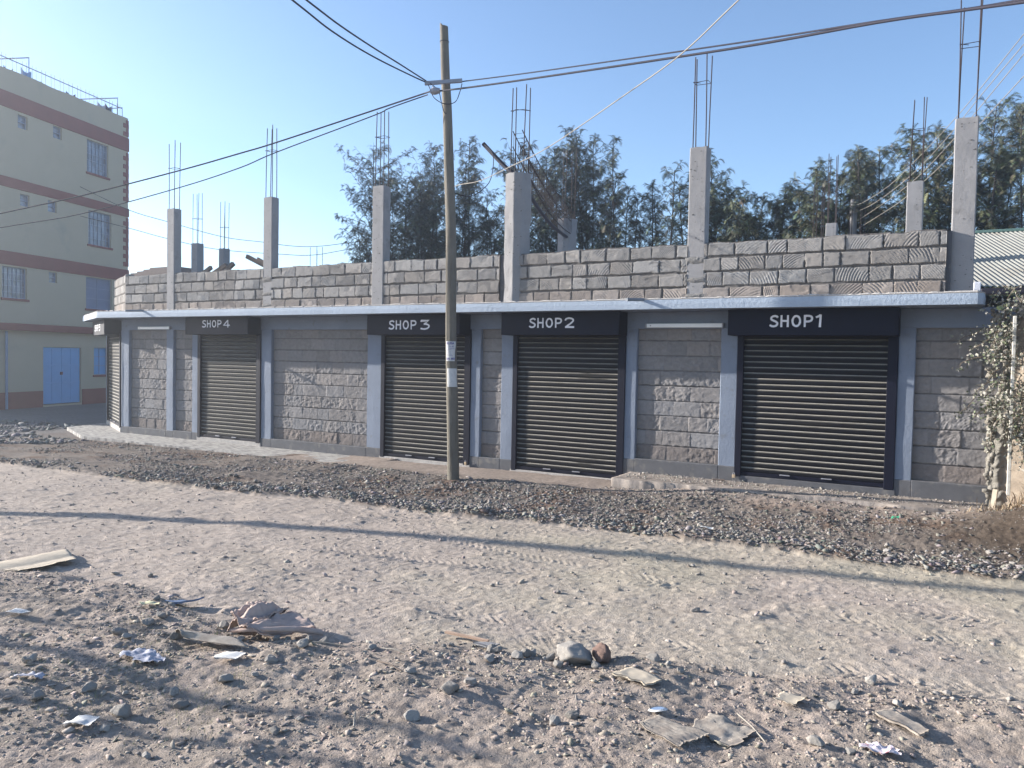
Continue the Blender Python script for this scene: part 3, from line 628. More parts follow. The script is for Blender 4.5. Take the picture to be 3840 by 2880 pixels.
# upper floor: block walls and columns with starter bars
BAY = [(-17.18, -15.66), (-15.40, -12.60), (-12.36, -9.70), (-9.42, -6.90), (-6.50, -3.60), (-3.34, -.17)]
for i, (a, b) in enumerate(BAY):
    face_grid('block_wall', lambda u, d, z: FR(u, d+.0, z), a, b, 2.76, 3.665, .0068, 'upper', 500+i, shop, M['block'])
FC2 = lambda u, d, z: (lambda p: (p.x, p.y, z))(Vector((-17.18, F, 0))+CD*u+CN*d)
face_grid('block_wall', FC2, -.0, 1.95, 2.76, 3.70, .012, 'upper', 520, shop, M['block'])
def col_part(poly, z0, z1, seed, bars, ztop, ringz, parent, wob=.004, capk=1):
    """concrete column with board-marked, pitted faces: poly counter-clockwise"""
    mb = MB(); n = len(poly); pts = []; nseg = 6
    cen = (sum(p[0] for p in poly)/n, sum(p[1] for p in poly)/n)
    ring = []
    for i in range(n):
        p, q = poly[i], poly[(i+1) % n]
        for k in range(nseg):
            t = k/nseg; t = .045 if k == 0 else t
            ring.append((p[0]+(q[0]-p[0])*t, p[1]+(q[1]-p[1])*t))
        ring.append((p[0]+(q[0]-p[0])*.955, p[1]+(q[1]-p[1])*.955))
    m = len(ring); nz = int((z1-z0)/.05); R = np.array(ring); vs = []
    rg = np.random.default_rng(seed)
    for k in range(nz+1):
        z = z0+(z1-z0)*k/nz
        d = wob*fbm(R[:, 0]*7+z*1.5, R[:, 1]*7+z*3, seed, 3)
        kk = 1+d/.12
        if k == nz: kk = kk*.985
        for j in range(m): vs.append((cen[0]+(R[j, 0]-cen[0])*kk[j], cen[1]+(R[j, 1]-cen[1])*kk[j], z+(.006*math.sin(j*1.3+seed) if k == nz else 0)))
    fs = [(k*m+j, k*m+(j+1) % m, (k+1)*m+(j+1) % m, (k+1)*m+j) for k in range(nz) for j in range(m)]+[tuple(range(nz*m, nz*m+m))]
    mb.add(vs, fs)
    # pits and small honeycomb holes: little dark rough lumps set in the face
    cc = [(.265, .256, .256)]*len(mb.v); hb = mb
    xs = [p[0] for p in poly]; y0 = min(p[1] for p in poly)
    for _ in range(int(14*(z1-z0))):
        zz = rg.uniform(z0+.1, z1-.05); u = rg.uniform(min(xs)+.02, max(xs)-.03); s = rg.uniform(.004, .011)*(1.5 if rg.random() < .15 else 1)
        hb.add([(u-s*1.5, y0-.0045, zz), (u, y0-.0045, zz-s*.7), (u+s*1.2, y0-.0045, zz+.1*s), (u+s*.2, y0-.0045, zz+s*.8)], [(0, 1, 2, 3)])
    cc += [(.09, .085, .085)]*(len(mb.v)-len(cc))
    c = link_mesh('concrete_column', np.array(mb.v), mb.f, M['column'], parent, cols=np.array(cc))
    for i, (bx, by) in enumerate(bars):
        lean = .03*rg.uniform(-.6, 1.1); zt = ztop+rg.uniform(-.05, .05)
        b = MB(); b.tube([(bx, by, z1-.05), (bx+lean*.3, by, z1+(zt-z1)*.4), (bx+lean+rg.uniform(-.01, .01), by, zt)], .0085, 6); b.build('rebar', M['rebar'], c)
    if ringz:
        b = MB(); q = [bars[0], bars[1], bars[3], bars[2]] if len(bars) == 4 else bars
        L = .02; P = [Vector((q[k][0]+(.012 if k in (1, 2) else -.012)+.0, q[k][1]+(.012 if k > 1 else -.012), ringz+.006*k)) for k in range(4)]
        b.tube(P+[P[0]+Vector((0, 0, .01)), P[0]+(P[1]-P[0])*.45+Vector((0, .03, -.012))], .005, 5); b.build('stirrup', M['rebar'], c)
    return c
def sqcol(x0, x1, y0, y1, z0, z1, seed, ztop, ringz, parent=shop):
    bars = [(x0+.035, y0+.035), (x1-.035, y0+.035), (x0+.035, y1-.035), (x1-.035, y1-.035)]
    return col_part([(x0, y0), (x1, y0), (x1, y1), (x0, y1)], z0, z1, seed, bars, ztop, ringz, parent)
sqcol(-15.66, -15.41, F-.012, F+.19, 2.80, 5.12, 1, 6.60, 6.03)
sqcol(-12.61, -12.36, F+.004, F+.20, 2.80, 5.12, 2, 6.55, 6.08)
sqcol(-9.695, -9.425, F-.012, F+.20, 2.80, 5.08, 3, 6.50, 6.0)
c4 = col_part([(-6.80, F-.005), (-6.60, F-.055), (-6.49, F-.0), (-6.40, F+.20), (-6.72, F+.22)], 2.80, 5.03, 4, [(-6.72, F+.03), (-6.62, F+.0), (-6.49, F+.06), (-6.44, F+.16)], 6.46, 6.08, shop, wob=.010)
sqcol(-3.60, -3.335, F+.006, F+.22, 2.80, 5.10, 5, 6.50, 6.07)
sqcol(-.125, .145, F+.115, F+.36, 2.80, 5.10, 6, 6.62, 6.05)
# mortar smears over columns embedded in the wall
for (x0, x1, sd) in ((-12.60, -12.37, 1), (-3.61, -3.33, 2)):
    for (z0, z1) in ((3.36, 3.47), (3.08, 3.16), (2.84, 2.92)):
        nu, nz = 26, 12; U, Zz = np.meshgrid(np.linspace(x0-.02, x1+.02, nu), np.linspace(z0, z1, nz))
        D = .018*(1-((U-(x0+x1)/2)/(.16))**4)*(1-((Zz-(z0+z1)/2)/((z1-z0)/2))**2)+.008*fbm(U*30, Zz*30, sd+9, 3)
        V = np.stack([U, F+.008-D, Zz+.012*fbm(U*9, U*0, sd, 2)], -1).reshape(-1, 3); i = np.arange(nu*nz).reshape(nz, nu)
        link_mesh('mortar_patch', V, np.stack([i[:-1, :-1], i[:-1, 1:], i[1:, 1:], i[1:, :-1]], -1).reshape(-1, 4), M['rubble'], shop, cols=np.tile(np.array([.20, .19, .18]), (len(V), 1)), smooth=True)
# dark vertical gap filler beside the fourth and last column
for (a, b, c) in ((-6.90, -6.76, .04), (-.17, -.11, .07)):
    mb = MB(); mb.box(a, b, F+c, F+c+.12, 2.8, 3.65); mb.build('mortar_joint', M['plinth'], shop)
# columns further back
sqcol(-19.92, -19.66, 15.59, 15.84, 2.80, 5.12, 11, 6.60, 5.85)
sqcol(-20.04, -19.80, 16.69, 16.93, 2.80, 5.12, 12, 6.57, 5.77)
cb3 = col_part([(-8.12, 16.29), (-7.95, 16.25), (-7.84, 16.32), (-7.72, 16.5), (-8.02, 16.55)], 2.80, 5.11, 13, [(-8.03, 16.35), (-7.96, 16.33), (-7.83, 16.42), (-7.78, 16.48)], 6.72, 6.3, shop, wob=.008)
sqcol(-2.74, -2.50, 19.33, 19.55, 2.80, 5.12, 14, 6.68, None)
sqcol(-.87, -.61, 15.50, 15.72, 2.80, 5.12, 15, 6.57, 6.03)
# starter bars with no concrete yet
def bar_cage(x, y, w, z1, seed):
    r = random.Random(seed); mb = MB()
    for dx, dy in ((0, 0), (w, .02), (.03, w), (w+.03, w)):
        mb.tube([(x+dx, y+dy, 2.8), (x+dx+r.uniform(-.02, .03), y+dy, z1+r.uniform(-.08, .05))], .009, 5)
    z = z1-.75
    mb.tube([(x, y, z), (x+w, y+.02, z), (x+w+.03, y+w, z), (x+.03, y+w, z), (x, y, z)], .005, 4)
    mb.build('starter_bars', M['rebar'], shop)
bar_cage(-3.02, 19.5, .15, 6.05, 1); bar_cage(-2.45, 21.0, .3, 5.75, 2)
bar_cage(-19.6, 20.2, .28, 5.6, 3); bar_cage(-17.0, 20.2, .28, 5.2, 4); bar_cage(-9.9, 20.0, .24, 5.4, 5); bar_cage(-12.3, 20.0, .24, 5.3, 6)
# sagging beam reinforcement between the fourth front column and the one behind
A0 = Vector((-6.62, F+.12, 5.62)); A1 = Vector((-7.93, 16.45, 5.22))
def beam_pt(t, dz=0, dx=0):
    p = A0.lerp(A1, t); p.z += dz-.28*4*t*(1-t)*.5; p.x += dx; return p
mb = MB()
for dx in (-.09, .09):
    mb.tube([beam_pt(t, .10, dx) for t in np.linspace(-.02, 1.12, 14)], .009, 5); mb.tube([beam_pt(t, -.16, dx) for t in np.linspace(-.02, 1.12, 14)], .009, 5)
    mb.tube([beam_pt(t, -.44-.06*math.sin(t*PI), dx) for t in np.linspace(0, 1.02, 14)], .010, 5)
for t in np.linspace(0, 1.08, 34):
    a, b, c, d = beam_pt(t, .10, -.10), beam_pt(t, .10, .10), beam_pt(t, -.42, .10), beam_pt(t, -.42, -.10)
    mb.tube([a, b, c, d, a], .0048, 4)
mb.build('beam_reinforcement', M['rebar'], shop)
pm = MB(); pts = [(-7.27, F+.02, 5.60), (-6.86, F+.06, 5.18), (-6.62, F+.12, 4.98)]+[tuple(A0.lerp(A1, t)+Vector((0, 0, -.62-.16*math.sin(t*PI)+.1*t))) for t in (.12, .35, .6, .85, .99)]
pp = pm; pp.tube(smooth_path(pts, 4), .036, 8); tag(pp.build('black_pipe', M['black_pipe'], None, smooth=True), 'long black bent pipe reaching out over the fourth concrete column', 'pipe')
# drain spouts through the slab edge
for (x, lab) in ((-15.62, 'left'), (-4.05, 'right')):
    mb = MB(); mb.tube([(x+.05, F-.50, 2.775), (x, F-.64, 2.785), (x-.12, F-.98, 2.765)], .024, 10); mb.build('drain_spout', M['pvc'], shop)
# tube lights
for (x0, x1, lab) in ((-16.62, -15.50, 'short looking white tube light above the leftmost stone panel'), (-4.20, -3.02, 'long white tube light on the beam between SHOP 2 and SHOP 1')):
    t = empty('tube_light', ((x0+x1)/2, F-.03, 2.43), lab, 'light', 'white tube lights on the ring beam')
    mb = MB(); mb.bbox(x0, x1, F-.062, F-.008, 2.402, 2.462, .006); mb.build('housing', M['lamp'], t)
    mb = MB(); mb.bbox(x0-.015, x0+.01, F-.066, F-.005, 2.398, 2.466, .004); mb.bbox(x1-.01, x1+.015, F-.066, F-.005, 2.398, 2.466, .004); mb.tube([(x0+.07, F-.0625, 2.43), (x0+.07, F-.066, 2.43)], .009, 8); mb.build('end_cap', M['steel'], t)
# padlocks
for (x, z, lab) in ((-2.80, .22, 'brass padlock hanging at the left foot of the SHOP 1 shutter'), (-4.60, -.0, 'brass padlock hanging at the right foot of the SHOP 2 shutter'), (-7.49, .02, 'brass padlock hanging at the right foot of the SHOP 3 shutter')):
    t = empty('padlock', (x, F-.05, z), lab, 'padlock', 'padlocks on the shutters')
    mb = MB(); mb.bbox(x-.022, x+.022, F-.062, F-.04, z-.025, z+.025, .004); mb.build('lock_body', M['brass'], t)
    mb = MB(); mb.tube([(x-.014, F-.051, z+.024), (x-.014, F-.051, z+.045), (x, F-.051, z+.058), (x+.014, F-.051, z+.045), (x+.014, F-.051, z+.024)], .004, 6); mb.build('shackle', M['steel'], t)
# building leftovers lying on the roof behind the block wall
def plank(name, a, b, w, t, lab, grp=None, m='timber'):
    a, b = Vector(a), Vector(b); d = (b-a).normalized(); s = d.cross(Vector((0, 0, 1))).normalized()*w/2; u = s.cross(d).normalized()*t/2
    mb = MB(); P = []
    for q in (a, b):
        for i, j in ((-1, -1), (1, -1), (1, 1), (-1, 1)): P.append(q+s*i+u*j)
    mb.add(P, [(0, 1, 2, 3), (4, 7, 6, 5), (0, 4, 5, 1), (1, 5, 6, 2), (2, 6, 7, 3), (3, 7, 4, 0)])
    return tag(mb.build(name, M[m]), lab, 'timber', grp)
G_ = 'timber offcuts left on the roof'
plank('timber_plank', (-15.20, 13.5, 4.26), (-13.6, 13.7, 3.55), .07, .10, 'long dark plank leaning up left of the second column', G_)
plank('timber_plank', (-14.72, 13.4, 4.16), (-13.9, 13.5, 3.75), .06, .09, 'short plank touching the second column from the left', G_)
plank('timber_plank', (-16.6, 13.6, 4.06), (-17.6, 13.5, 3.50), .08, .09, 'dark plank leaning up right of the far paired columns', G_)
plank('timber_plank', (-15.32, 13.2, 4.06), (-15.75, 13.1, 3.7), .09, .09, 'stubby pale board end left of the long dark plank', G_)
plank('timber_plank', (-15.56, 13.2, 4.03), (-16.2, 13.1, 3.7), .10, .09, 'grey board end beside the stubby pale one', G_)
for (x, y, s, lab) in ((-12.35, 13.9, .22, 'dark heap of broken block right of the second column'), (-11.95, 13.9, .17, 'lower dark lump of block beside the heap'), (-11.3, 13.9, .15, 'flat dark block lying on the roof'), (-10.55, 13.9, .14, 'small pointed dark lump on the roof near the third column')):
    o = rock(x, y, s*1.3, 'block_rubble', lab, 'rubble'); o.location.z = 3.82+s*.15

# ------------------------------------------------------------------ utility pole, cables
pole = empty('utility_pole', (-6.655, 9.95, 0), 'crooked weathered wooden utility pole standing before SHOP 3', 'utility pole')
PP = [(-6.650, 9.950, -.3), (-6.655, 9.950, -.053), (-6.673, 9.937, .828), (-6.709, 9.913, 2.05), (-6.727, 9.901, 3.263), (-6.739, 9.893, 3.946), (-6.774, 9.869, 4.866), (-6.804, 9.848, 5.661), (-6.829, 9.831, 6.056), (-6.848, 9.818, 6.53), (-6.859, 9.81, 6.86)]
PR = [.095, .094, .089, .083, .080, .077, .074, .070, .067, .064, .062]
sp = smooth_path(PP, 10); rr = np.interp(np.linspace(0, len(PP)-1, len(sp)), range(len(PP)), PR)
vs = []; nn = 20
for i, p in enumerate(sp):
    for k in range(nn):
        w = 2*PI*k/nn; q = rr[i]*(1+.035*float(vnoise(np.array([math.cos(w)*2+p.z*.4]), np.array([math.sin(w)*2+p.z*1.2]), 3)[0])+.02*float(vnoise(np.array([w*4]), np.array([p.z*.8]), 4)[0]))
        zz = p.z
        if i == len(sp)-1: zz = p.z+.045*(-math.cos(w))+.012*math.sin(w*5)
        vs.append((p.x+q*math.cos(w), p.y+q*math.sin(w), zz))
mb = MB(); mb.add(vs, [(i*nn+k, i*nn+(k+1) % nn, (i+1)*nn+(k+1) % nn, (i+1)*nn+k) for i in range(len(sp)-1) for k in range(nn)]+[tuple(range((len(sp)-1)*nn, len(sp)*nn))])
mb.build('pole', M['wood_pole'], pole)
mb = MB()
a = Vector((-7.02, 9.57, 5.955)); b = Vector((-6.53, 9.83, 6.0)); d = (b-a).normalized(); s = Vector((0, 0, .026)); t = d.cross(Vector((0, 0, 1)))*.022
P = [a-s-t, a+s-t, a+s+t, a-s+t, b-s-t, b+s-t, b+s+t, b-s+t]; mb.add(P, [(0, 1, 2, 3), (7, 6, 5, 4), (0, 4, 5, 1), (1, 5, 6, 2), (2, 6, 7, 3), (3, 7, 4, 0)])
mb.build('crossarm', M['steel'], pole)
mb = MB(); mb.tube([(-6.90, 9.60, 5.93), (-6.89, 9.60, 5.87)], .008, 6); mb.build('hook', M['steel'], pole)
mb = MB(); mb.tube([(-6.93, 9.58, 5.82), (-6.90, 9.60, 5.83), (-6.86, 9.62, 5.835), (-6.80, 9.65, 5.84)], [.025, .052, .055, .035], 12); mb.build('cable_clamp', M['steel'], pole, smooth=True)
mb = MB(); mb.tube([(p[0]+.0, p[1], p[2]) for p in [(-6.848+.069*math.cos(w), 9.815+.069*math.sin(w), 6.62) for w in np.linspace(0, 2*PI, 16)]], .004, 4); mb.build('wire_binding', M['cable'], pole)
def cable(pts, r, lab, m='cable', grp=None, ext=1.6, extend=True, k=5, cat='cable', back=0):
    P = [Vector(p) for p in pts]
    if extend: P.append(P[-1]+(P[-1]-P[-2])*ext)
    if back: P.insert(0, P[0]+(P[0]-P[1])*back)
    mb = MB(); mb.tube(smooth_path(P, k), r, 6); return tag(mb.build('overhead_cable', M[m], smooth=True), lab, cat, grp)
cable([(-6.56, 9.86, 6.0), (-5.118, 9.441, 5.768), (-2.093, 8.030, 5.105), (-.662, 7.071, 4.692), (-.040, 6.539, 4.456), (.305, 6.193, 4.316)], .0085, 'thinner upper cable running from the pole crossarm to the top right')
cable([(-6.84, 9.65, 5.838), (-6.278, 9.468, 5.739), (-4.901, 9.043, 5.526), (-2.050, 7.870, 4.994), (-.655, 7.008, 4.657), (-.039, 6.516, 4.442), (.305, 6.192, 4.300)], .0125, 'thicker lower cable running from the pole clamp to the top right')
cable([(-7.02, 9.60, 5.98), (-6.934, 9.115, 5.913), (-6.505, 7.756, 5.650), (-6.102, 6.6, 5.455), (-5.707, 5.606, 5.321)], .0095, 'lower cable of the pair rising from the pole to the top left', ext=3)
cable([(-7.02, 9.60, 6.0), (-6.683, 8.521, 5.840), (-6.336, 7.552, 5.661), (-5.958, 6.547, 5.480), (-5.614, 5.699, 5.339)], .0095, 'upper cable of the pair rising from the pole to the top left', ext=3)
cable([(-6.93, 9.58, 5.825), (-8.018, 9.575, 5.693), (-9.747, 9.237, 5.323), (-10.401, 9.082, 5.189), (-11.543, 8.787, 4.957), (-13.467, 8.247, 4.596), (-15.118, 7.774, 4.334)], .0115, 'upper cable sloping from the pole down across the yellow building', ext=3)
cable([(-7.0, 9.62, 5.80), (-7.715, 9.608, 5.697), (-8.010, 9.567, 5.608), (-9.743, 9.235, 5.164), (-10.408, 9.089, 4.955), (-11.555, 8.797, 4.674), (-13.481, 8.256, 4.283), (-15.119, 7.774, 4.08)], .0085, 'lower cable sloping from the pole down across the yellow building', ext=3)
cable([(-6.68, 9.87, 4.454), (-6.446, 9.705, 4.435), (-5.865, 9.332, 4.362), (-5.017, 8.744, 4.351), (-4.19, 8.151, 4.351), (-2.806, 7.053, 4.427), (-2.096, 6.446, 4.46), (-1.467, 5.818, 4.529)], .0052, 'pale thin cable rising from mid pole to the top centre right', 'cable_pale', ext=1.5)
cable([(-6.694, 9.90, 4.377), (-6.68, 10.084, 4.37), (-6.659, 10.291, 4.391), (-6.643, 10.559, 4.515), (-6.675, 10.928, 4.786), (-6.90, 11.36, 5.30), (-7.27, F+.02, 5.60)], .007, 'slack cable looping from the pole up to the black pipe', extend=False)
cable([(-6.99, 9.60, 5.96), (-6.93, 9.60, 5.84), (-6.86, 9.60, 5.72), (-6.76, 9.72, 5.66), (-6.64, 9.82, 5.70), (-6.58, 9.85, 5.85), (-6.55, 9.86, 5.97)], .006, 'black jumper cable looping under the crossarm round the pole', extend=False)
cable([(-6.95, 9.59, 5.96), (-6.82, 9.63, 5.84), (-6.80, 9.68, 5.70), (-6.80, 9.76, 5.56), (-6.76, 9.80, 5.53)], .006, 'black tail of cable hanging left of the pole below the clamp', extend=False)
cable([(-28.995, 17.757, 8.055), (-28.101, 19.14, 7.354), (-27.283, 20.289, 7.017), (-26.03, 21.874, 6.58), (-25.009, 23.034, 6.465), (-24.168, 23.914, 6.372), (-23.399, 24.668, 6.429), (-22.287, 25.677, 6.682)], .012, 'upper of two faint wires sagging behind the far left columns', ext=4)
cable([(-28.995, 17.756, 6.954), (-28.101, 19.14, 6.655), (-27.293, 20.275, 6.355), (-26.158, 21.72, 6.062), (-24.545, 23.527, 6.011), (-23.569, 24.505, 6.05), (-22.243, 25.715, 6.437)], .012, 'lower of two faint wires sagging behind the far left columns', ext=4)
for i, (pts, w) in enumerate((([(-2.428, 21.866, 5.966), (-2.133, 21.162, 5.89), (-1.446, 19.303, 5.857), (-.806, 17.285, 5.925), (-.074, 14.744, 6.027), (.604, 11.985, 6.141)], 'topmost'),
      ([(-2.447, 21.864, 5.757), (-1.79, 20.211, 5.678), (-.971, 17.862, 5.705), (-.326, 15.697, 5.811), (.152, 13.825, 5.938), (.609, 11.985, 6.013)], 'second from top'),
      ([(-2.396, 21.869, 5.523), (-1.43, 19.223, 5.535), (-.797, 17.344, 5.575), (-.238, 15.411, 5.685), (.158, 13.868, 5.79), (.613, 11.984, 5.888)], 'third from top'),
      ([(-2.39, 21.87, 5.312), (-1.234, 18.631, 5.315), (-.734, 17.058, 5.367), (-.313, 15.637, 5.427), (.181, 13.768, 5.533), (.622, 11.984, 5.607)], 'lowest'))):
    cable(pts, .006, w+' of the four thin wires climbing to the right edge', 'cable_pale', ext=1.5)
mb = MB(); mb.tube([(-2.44, 21.95, 0), (-2.44, 21.95, 6.12)], [.10, .085], 10)
tag(mb.build('utility_pole', M['concrete'], origin=(-2.44, 21.95, 0)), 'pale thick post behind the roof carrying four thin wires', 'utility pole')

# notices pasted round the pole
def pole_at(z):
    for a, b, ra, rb in zip(PP, PP[1:], PR, PR[1:]):
        if a[2] <= z <= b[2]:
            t = (z-a[2])/(b[2]-a[2]); return a[0]+(b[0]-a[0])*t, a[1]+(b[1]-a[1])*t, ra+(rb-ra)*t
AV = math.atan2(-9.95, 6.7)       # towards the road
def wrap(s, z, off=.004): x, y, r = pole_at(z); a = AV+s/r; rr_ = r+off; return (x+rr_*math.cos(a), y+rr_*math.sin(a), z)
def notice(name, s0, s1, z0, z1, lab, cat, m, skew=0, curl=.0):
    nu, nz = 16, 14; vs = []
    for k in range(nz+1):
        for i in range(nu+1):
            s = s0+(s1-s0)*i/nu; z = z0+(z1-z0)*k/nz
            s2 = s+(skew*(k/nz-.5))*(i/nu)
            vs.append(wrap(s2, z, .005+.003*math.sin(i*.9+k*.5)*(i/nu)+(curl if i == 0 and k > nz*.7 else 0)))
    fs = [(k*(nu+1)+i, k*(nu+1)+i+1, (k+1)*(nu+1)+i+1, (k+1)*(nu+1)+i) for k in range(nz) for i in range(nu)]
    mb = MB(); mb.add(vs, fs); return tag(mb.build(name, M[m]), lab, cat)
pn = empty('poster', wrap(0, 1.98), 'white printed notice with blue writing pasted on the pole', 'notice')
nu_ = notice('sheet', -.085, .062, 1.83, 2.13, None, None, 'white_paper', .03); nu_.parent = pn; nu_.location = -Vector(pn.location)
M['ink'] = mat('blue_ink', (.05, .045, .22), .7, .1, 30)
def wtext(s, size, sx, zz, bold): text_obj('printed_words', s, size, lambda x, y, z: wrap(sx+x, zz+y, .0105), M['ink'], pn, bold=bold, ext=0)
wtext('KUSA', .044, -.012, 2.098, .03); wtext('291 857', .022, .004, 2.052, .02)
mb = MB()                                   # lines of print too small to read
for (s0, s1, zz) in ((-.05, .04, 2.028), (-.045, .045, 2.017), (-.055, .0, 2.004), (-.055, -.03, 1.990), (-.05, -.008, 1.968), (-.055, -.002, 1.950), (-.052, .004, 1.930), (-.05, .02, 1.915)):
    s_ = s0; rq = random.Random(int(zz*1000))
    while s_ < s1:
        w_ = rq.uniform(.004, .012); mb.add([wrap(s_, zz-.002, .0105), wrap(min(s_+w_, s1), zz-.002, .0105), wrap(min(s_+w_, s1), zz+.002, .0105), wrap(s_, zz+.002, .0105)], [(0, 1, 2, 3)]); s_ += w_+.003
mb.build('small_print', M['ink'], pn)
wtext('291 857', .040, -.010, 1.865, .04)
notice('notice', -.075, .085, 1.44, 1.72, 'blank white sheet pasted on the pole below the printed one', 'notice', 'white_paper', .0, .0)

# ------------------------------------------------------------------ yellow apartment block, in its own frame (s along the face, d in front, z)
AP0 = Vector((-28.85, 15.9, 0)); AS = Vector((-.282, .959, 0)).normalized(); AN = Vector((.959, .282, 0)).normalized()
def FA(s, d, z): p = AP0+AS*s+AN*d; return (p.x, p.y, z)
apt = empty('apartment_building', FA(0, -6, 0), 'cream four storey apartment block with maroon bands at the left edge', 'building')
S0, S1 = -4.75, 4.86
holes = [(-.58, -.16, 9.60, 10.06), (.96, 1.38, 9.68, 10.12), (2.60, 3.74, 8.82, 10.08), (-.49, -.09, 6.92, 7.33), (.71, 1.13, 6.94, 7.36), (2.67, 3.90, 6.04, 7.36),
         (-1.24, -.20, 3.65, 4.73), (.76, 1.14, 4.36, 4.74), (2.55, 3.94, 3.52, 4.75), (.49, 2.31, -.15, 1.98), (2.96, 3.74, .92, 2.0), (-3.9, -3.5, 9.65, 10.08), (-3.4, -2.3, 8.82, 10.06), (-3.9, -2.7, 6.04, 7.36), (-3.9, -2.7, 3.6, 4.7)]
def wall_with_holes(mb, s0, s1, z0, z1, holes, fr):
    ss = sorted({s0, s1}|{h[0] for h in holes}|{h[1] for h in holes}); zs = sorted({z0, z1}|{h[2] for h in holes}|{h[3] for h in holes})
    ss = [s for s in ss if s0 <= s <= s1]; zs = [z for z in zs if z0 <= z <= z1]
    for a, b in zip(ss, ss[1:]):
        for c, d in zip(zs, zs[1:]):
            cs, cz = (a+b)/2, (c+d)/2
            if not any(h[0] < cs < h[1] and h[2] < cz < h[3] for h in holes): mb.add([fr(a, 0, c), fr(b, 0, c), fr(b, 0, d), fr(a, 0, d)], [(0, 1, 2, 3)])
    for (a, b, c, d) in holes:
        c = max(c, z0)
        q = .16; mb.add([fr(a, 0, c), fr(b, 0, c), fr(b, 0, d), fr(a, 0, d), fr(a, -q, c), fr(b, -q, c), fr(b, -q, d), fr(a, -q, d)], [(0, 4, 5, 1), (1, 5, 6, 2), (2, 6, 7, 3), (3, 7, 4, 0)])
mb = MB(); wall_with_holes(mb, S0, S1, -.4, 11.42, holes, FA)
# wavy parapet top
ns = 60; top = [(S0+(S1-S0)*i/ns, 11.48+.05*float(fbm(np.array([i*.13]), np.array([2.]), 77, 2)[0])) for i in range(ns+1)]
mb.add([FA(s, 0, 11.42) for s, z in top]+[FA(s, 0, z) for s, z in top]+[FA(s, -.18, z) for s, z in top], [(i, i+1, ns+2+i, ns+1+i) for i in range(ns)]+[(ns+1+i, ns+2+i, 2*ns+3+i, 2*ns+2+i) for i in range(ns)])
mb.box(S0, S0+.02, -12, -.001, -.4, 11.42, fr=FA); mb.box(S1-.02, S1, -12, -.001, -.4, 11.42, fr=FA); mb.box(S0, S1, -12.2, -12, -.4, 11.42, fr=FA); mb.box(S0+.03, S1-.03, -11.9, -.2, 10.4, 10.5, fr=FA)
mb.build('wall', M['cream'], apt)
for (z0, z1) in ((10.15, 10.70), (7.45, 7.80), (4.79, 5.26)):
    mb = MB(); mb.bbox(S0-.03, S1+.03, -11.5, .035, z0, z1, .008, fr=FA); mb.build('band', M['maroon'], apt)
for z in np.arange(5.4, 11.3, .335):
    if 7.3 < z < 7.8 or 9.9 < z < 10.7: continue
    mb = MB(); mb.bbox(S1-.29, S1+.022, -.3, .024, z, z+.175, .005, fr=FA); mb.build('quoin', M['maroon'], apt)
    mb = MB(); mb.bbox(S1-.13, S1+.02, -.15, .020, z+.178, z+.332, .005, fr=FA); mb.build('quoin', M['maroon'], apt)
mb = MB(); mb.bbox(S0-.02, .46, -.1, .03, -.4, .38, .006, fr=FA); mb.bbox(2.34, S1+.02, -.1, .03, -.4, .38, .006, fr=FA); mb.build('base_course', M['maroon'], apt)
mb = MB(); mb.bbox(S0, S1+.1, -.1, .30, 2.53, 2.78, .02, fr=FA); mb.build('ledge', M['maroon'], apt)
for i, (a, b, c, d) in enumerate(holes):
    if i == 9:
        dd = empty('door', FA((a+b)/2, -.1, 0)); COL  # part: double door
        dd.parent = apt; dd.location = Vector(FA((a+b)/2, -.1, 0))-Vector(apt.location)
        for (u0, u1) in ((a+.02, (a+b)/2-.006), ((a+b)/2+.006, b-.02)):
            mb = MB(); mb.bbox(u0, u1, -.10, -.06, -.12, d-.01, .006, fr=FA)
            for zz in (.62, 1.28): mb.bbox(u0+.01, u1-.01, -.064, -.045, zz, zz+.05, .003, fr=FA)
            mb.bbox((u0+u1)/2-.02, (u0+u1)/2+.02, -.064, -.048, 0, d-.05, .003, fr=FA)
            mb.build('door_leaf', M['blue_metal'], dd)
        mb = MB(); mb.bbox(1.33, 1.43, -.07, -.025, .95, 1.06, .004, fr=FA); mb.build('lock', M['black_pipe'], dd)
        continue
    w = MB(); w.add([FA(a, -.12, c), FA(b, -.12, c), FA(b, -.12, d), FA(a, -.12, d)], [(0, 1, 2, 3)])
    big = (b-a) > .6
    wn = w.build('window', M['blue_block'] if i == 8 else (M['blue_metal'] if i == 10 else M['pane']), apt)
    fm = MB(); e_ = .03
    for bx in ((a, b, c, c+e_), (a, b, d-e_, d), (a, a+e_, c+e_, d-e_), (b-e_, b, c+e_, d-e_)): fm.box(bx[0], bx[1], -.115, -.085, bx[2], bx[3], fr=FA)
    if big:
        kx = 6 if i not in (8, 10) else 2; kz = 5 if i not in (8, 10) else 3
        for k in range(1, kx): s_ = a+(b-a)*k/kx; fm.box(s_-.007, s_+.007, -.113, -.096, c+e_, d-e_, fr=FA)
        for k in range(1, kz): z_ = c+(d-c)*k/kz; fm.box(a+e_, b-e_, -.110, -.099, z_-.007, z_+.007, fr=FA)
    else: z_ = (c+d)/2; fm.box(a, b, -.108, -.070, z_-.014, z_+.014, fr=FA)
    fm.build('window_frame', M['frame'], wn)
    if big:
        sm = MB(); sm.bbox(a-.06, b+.06, -.1, .045, c-.085, c-.002, .006, fr=FA); sm.build('window_sill', M['maroon'], wn)
mb = MB(); mb.tube([FA(-1.12, .05, 2.5), FA(-1.12, .05, -.2)], .045, 8); mb.build('drain_pipe', M['frame'], apt)
mb = MB(); mb.tube([FA(S0, -.09, 11.86), FA(4.60, -.09, 11.86)], .017, 6)
s = S0; k = 0
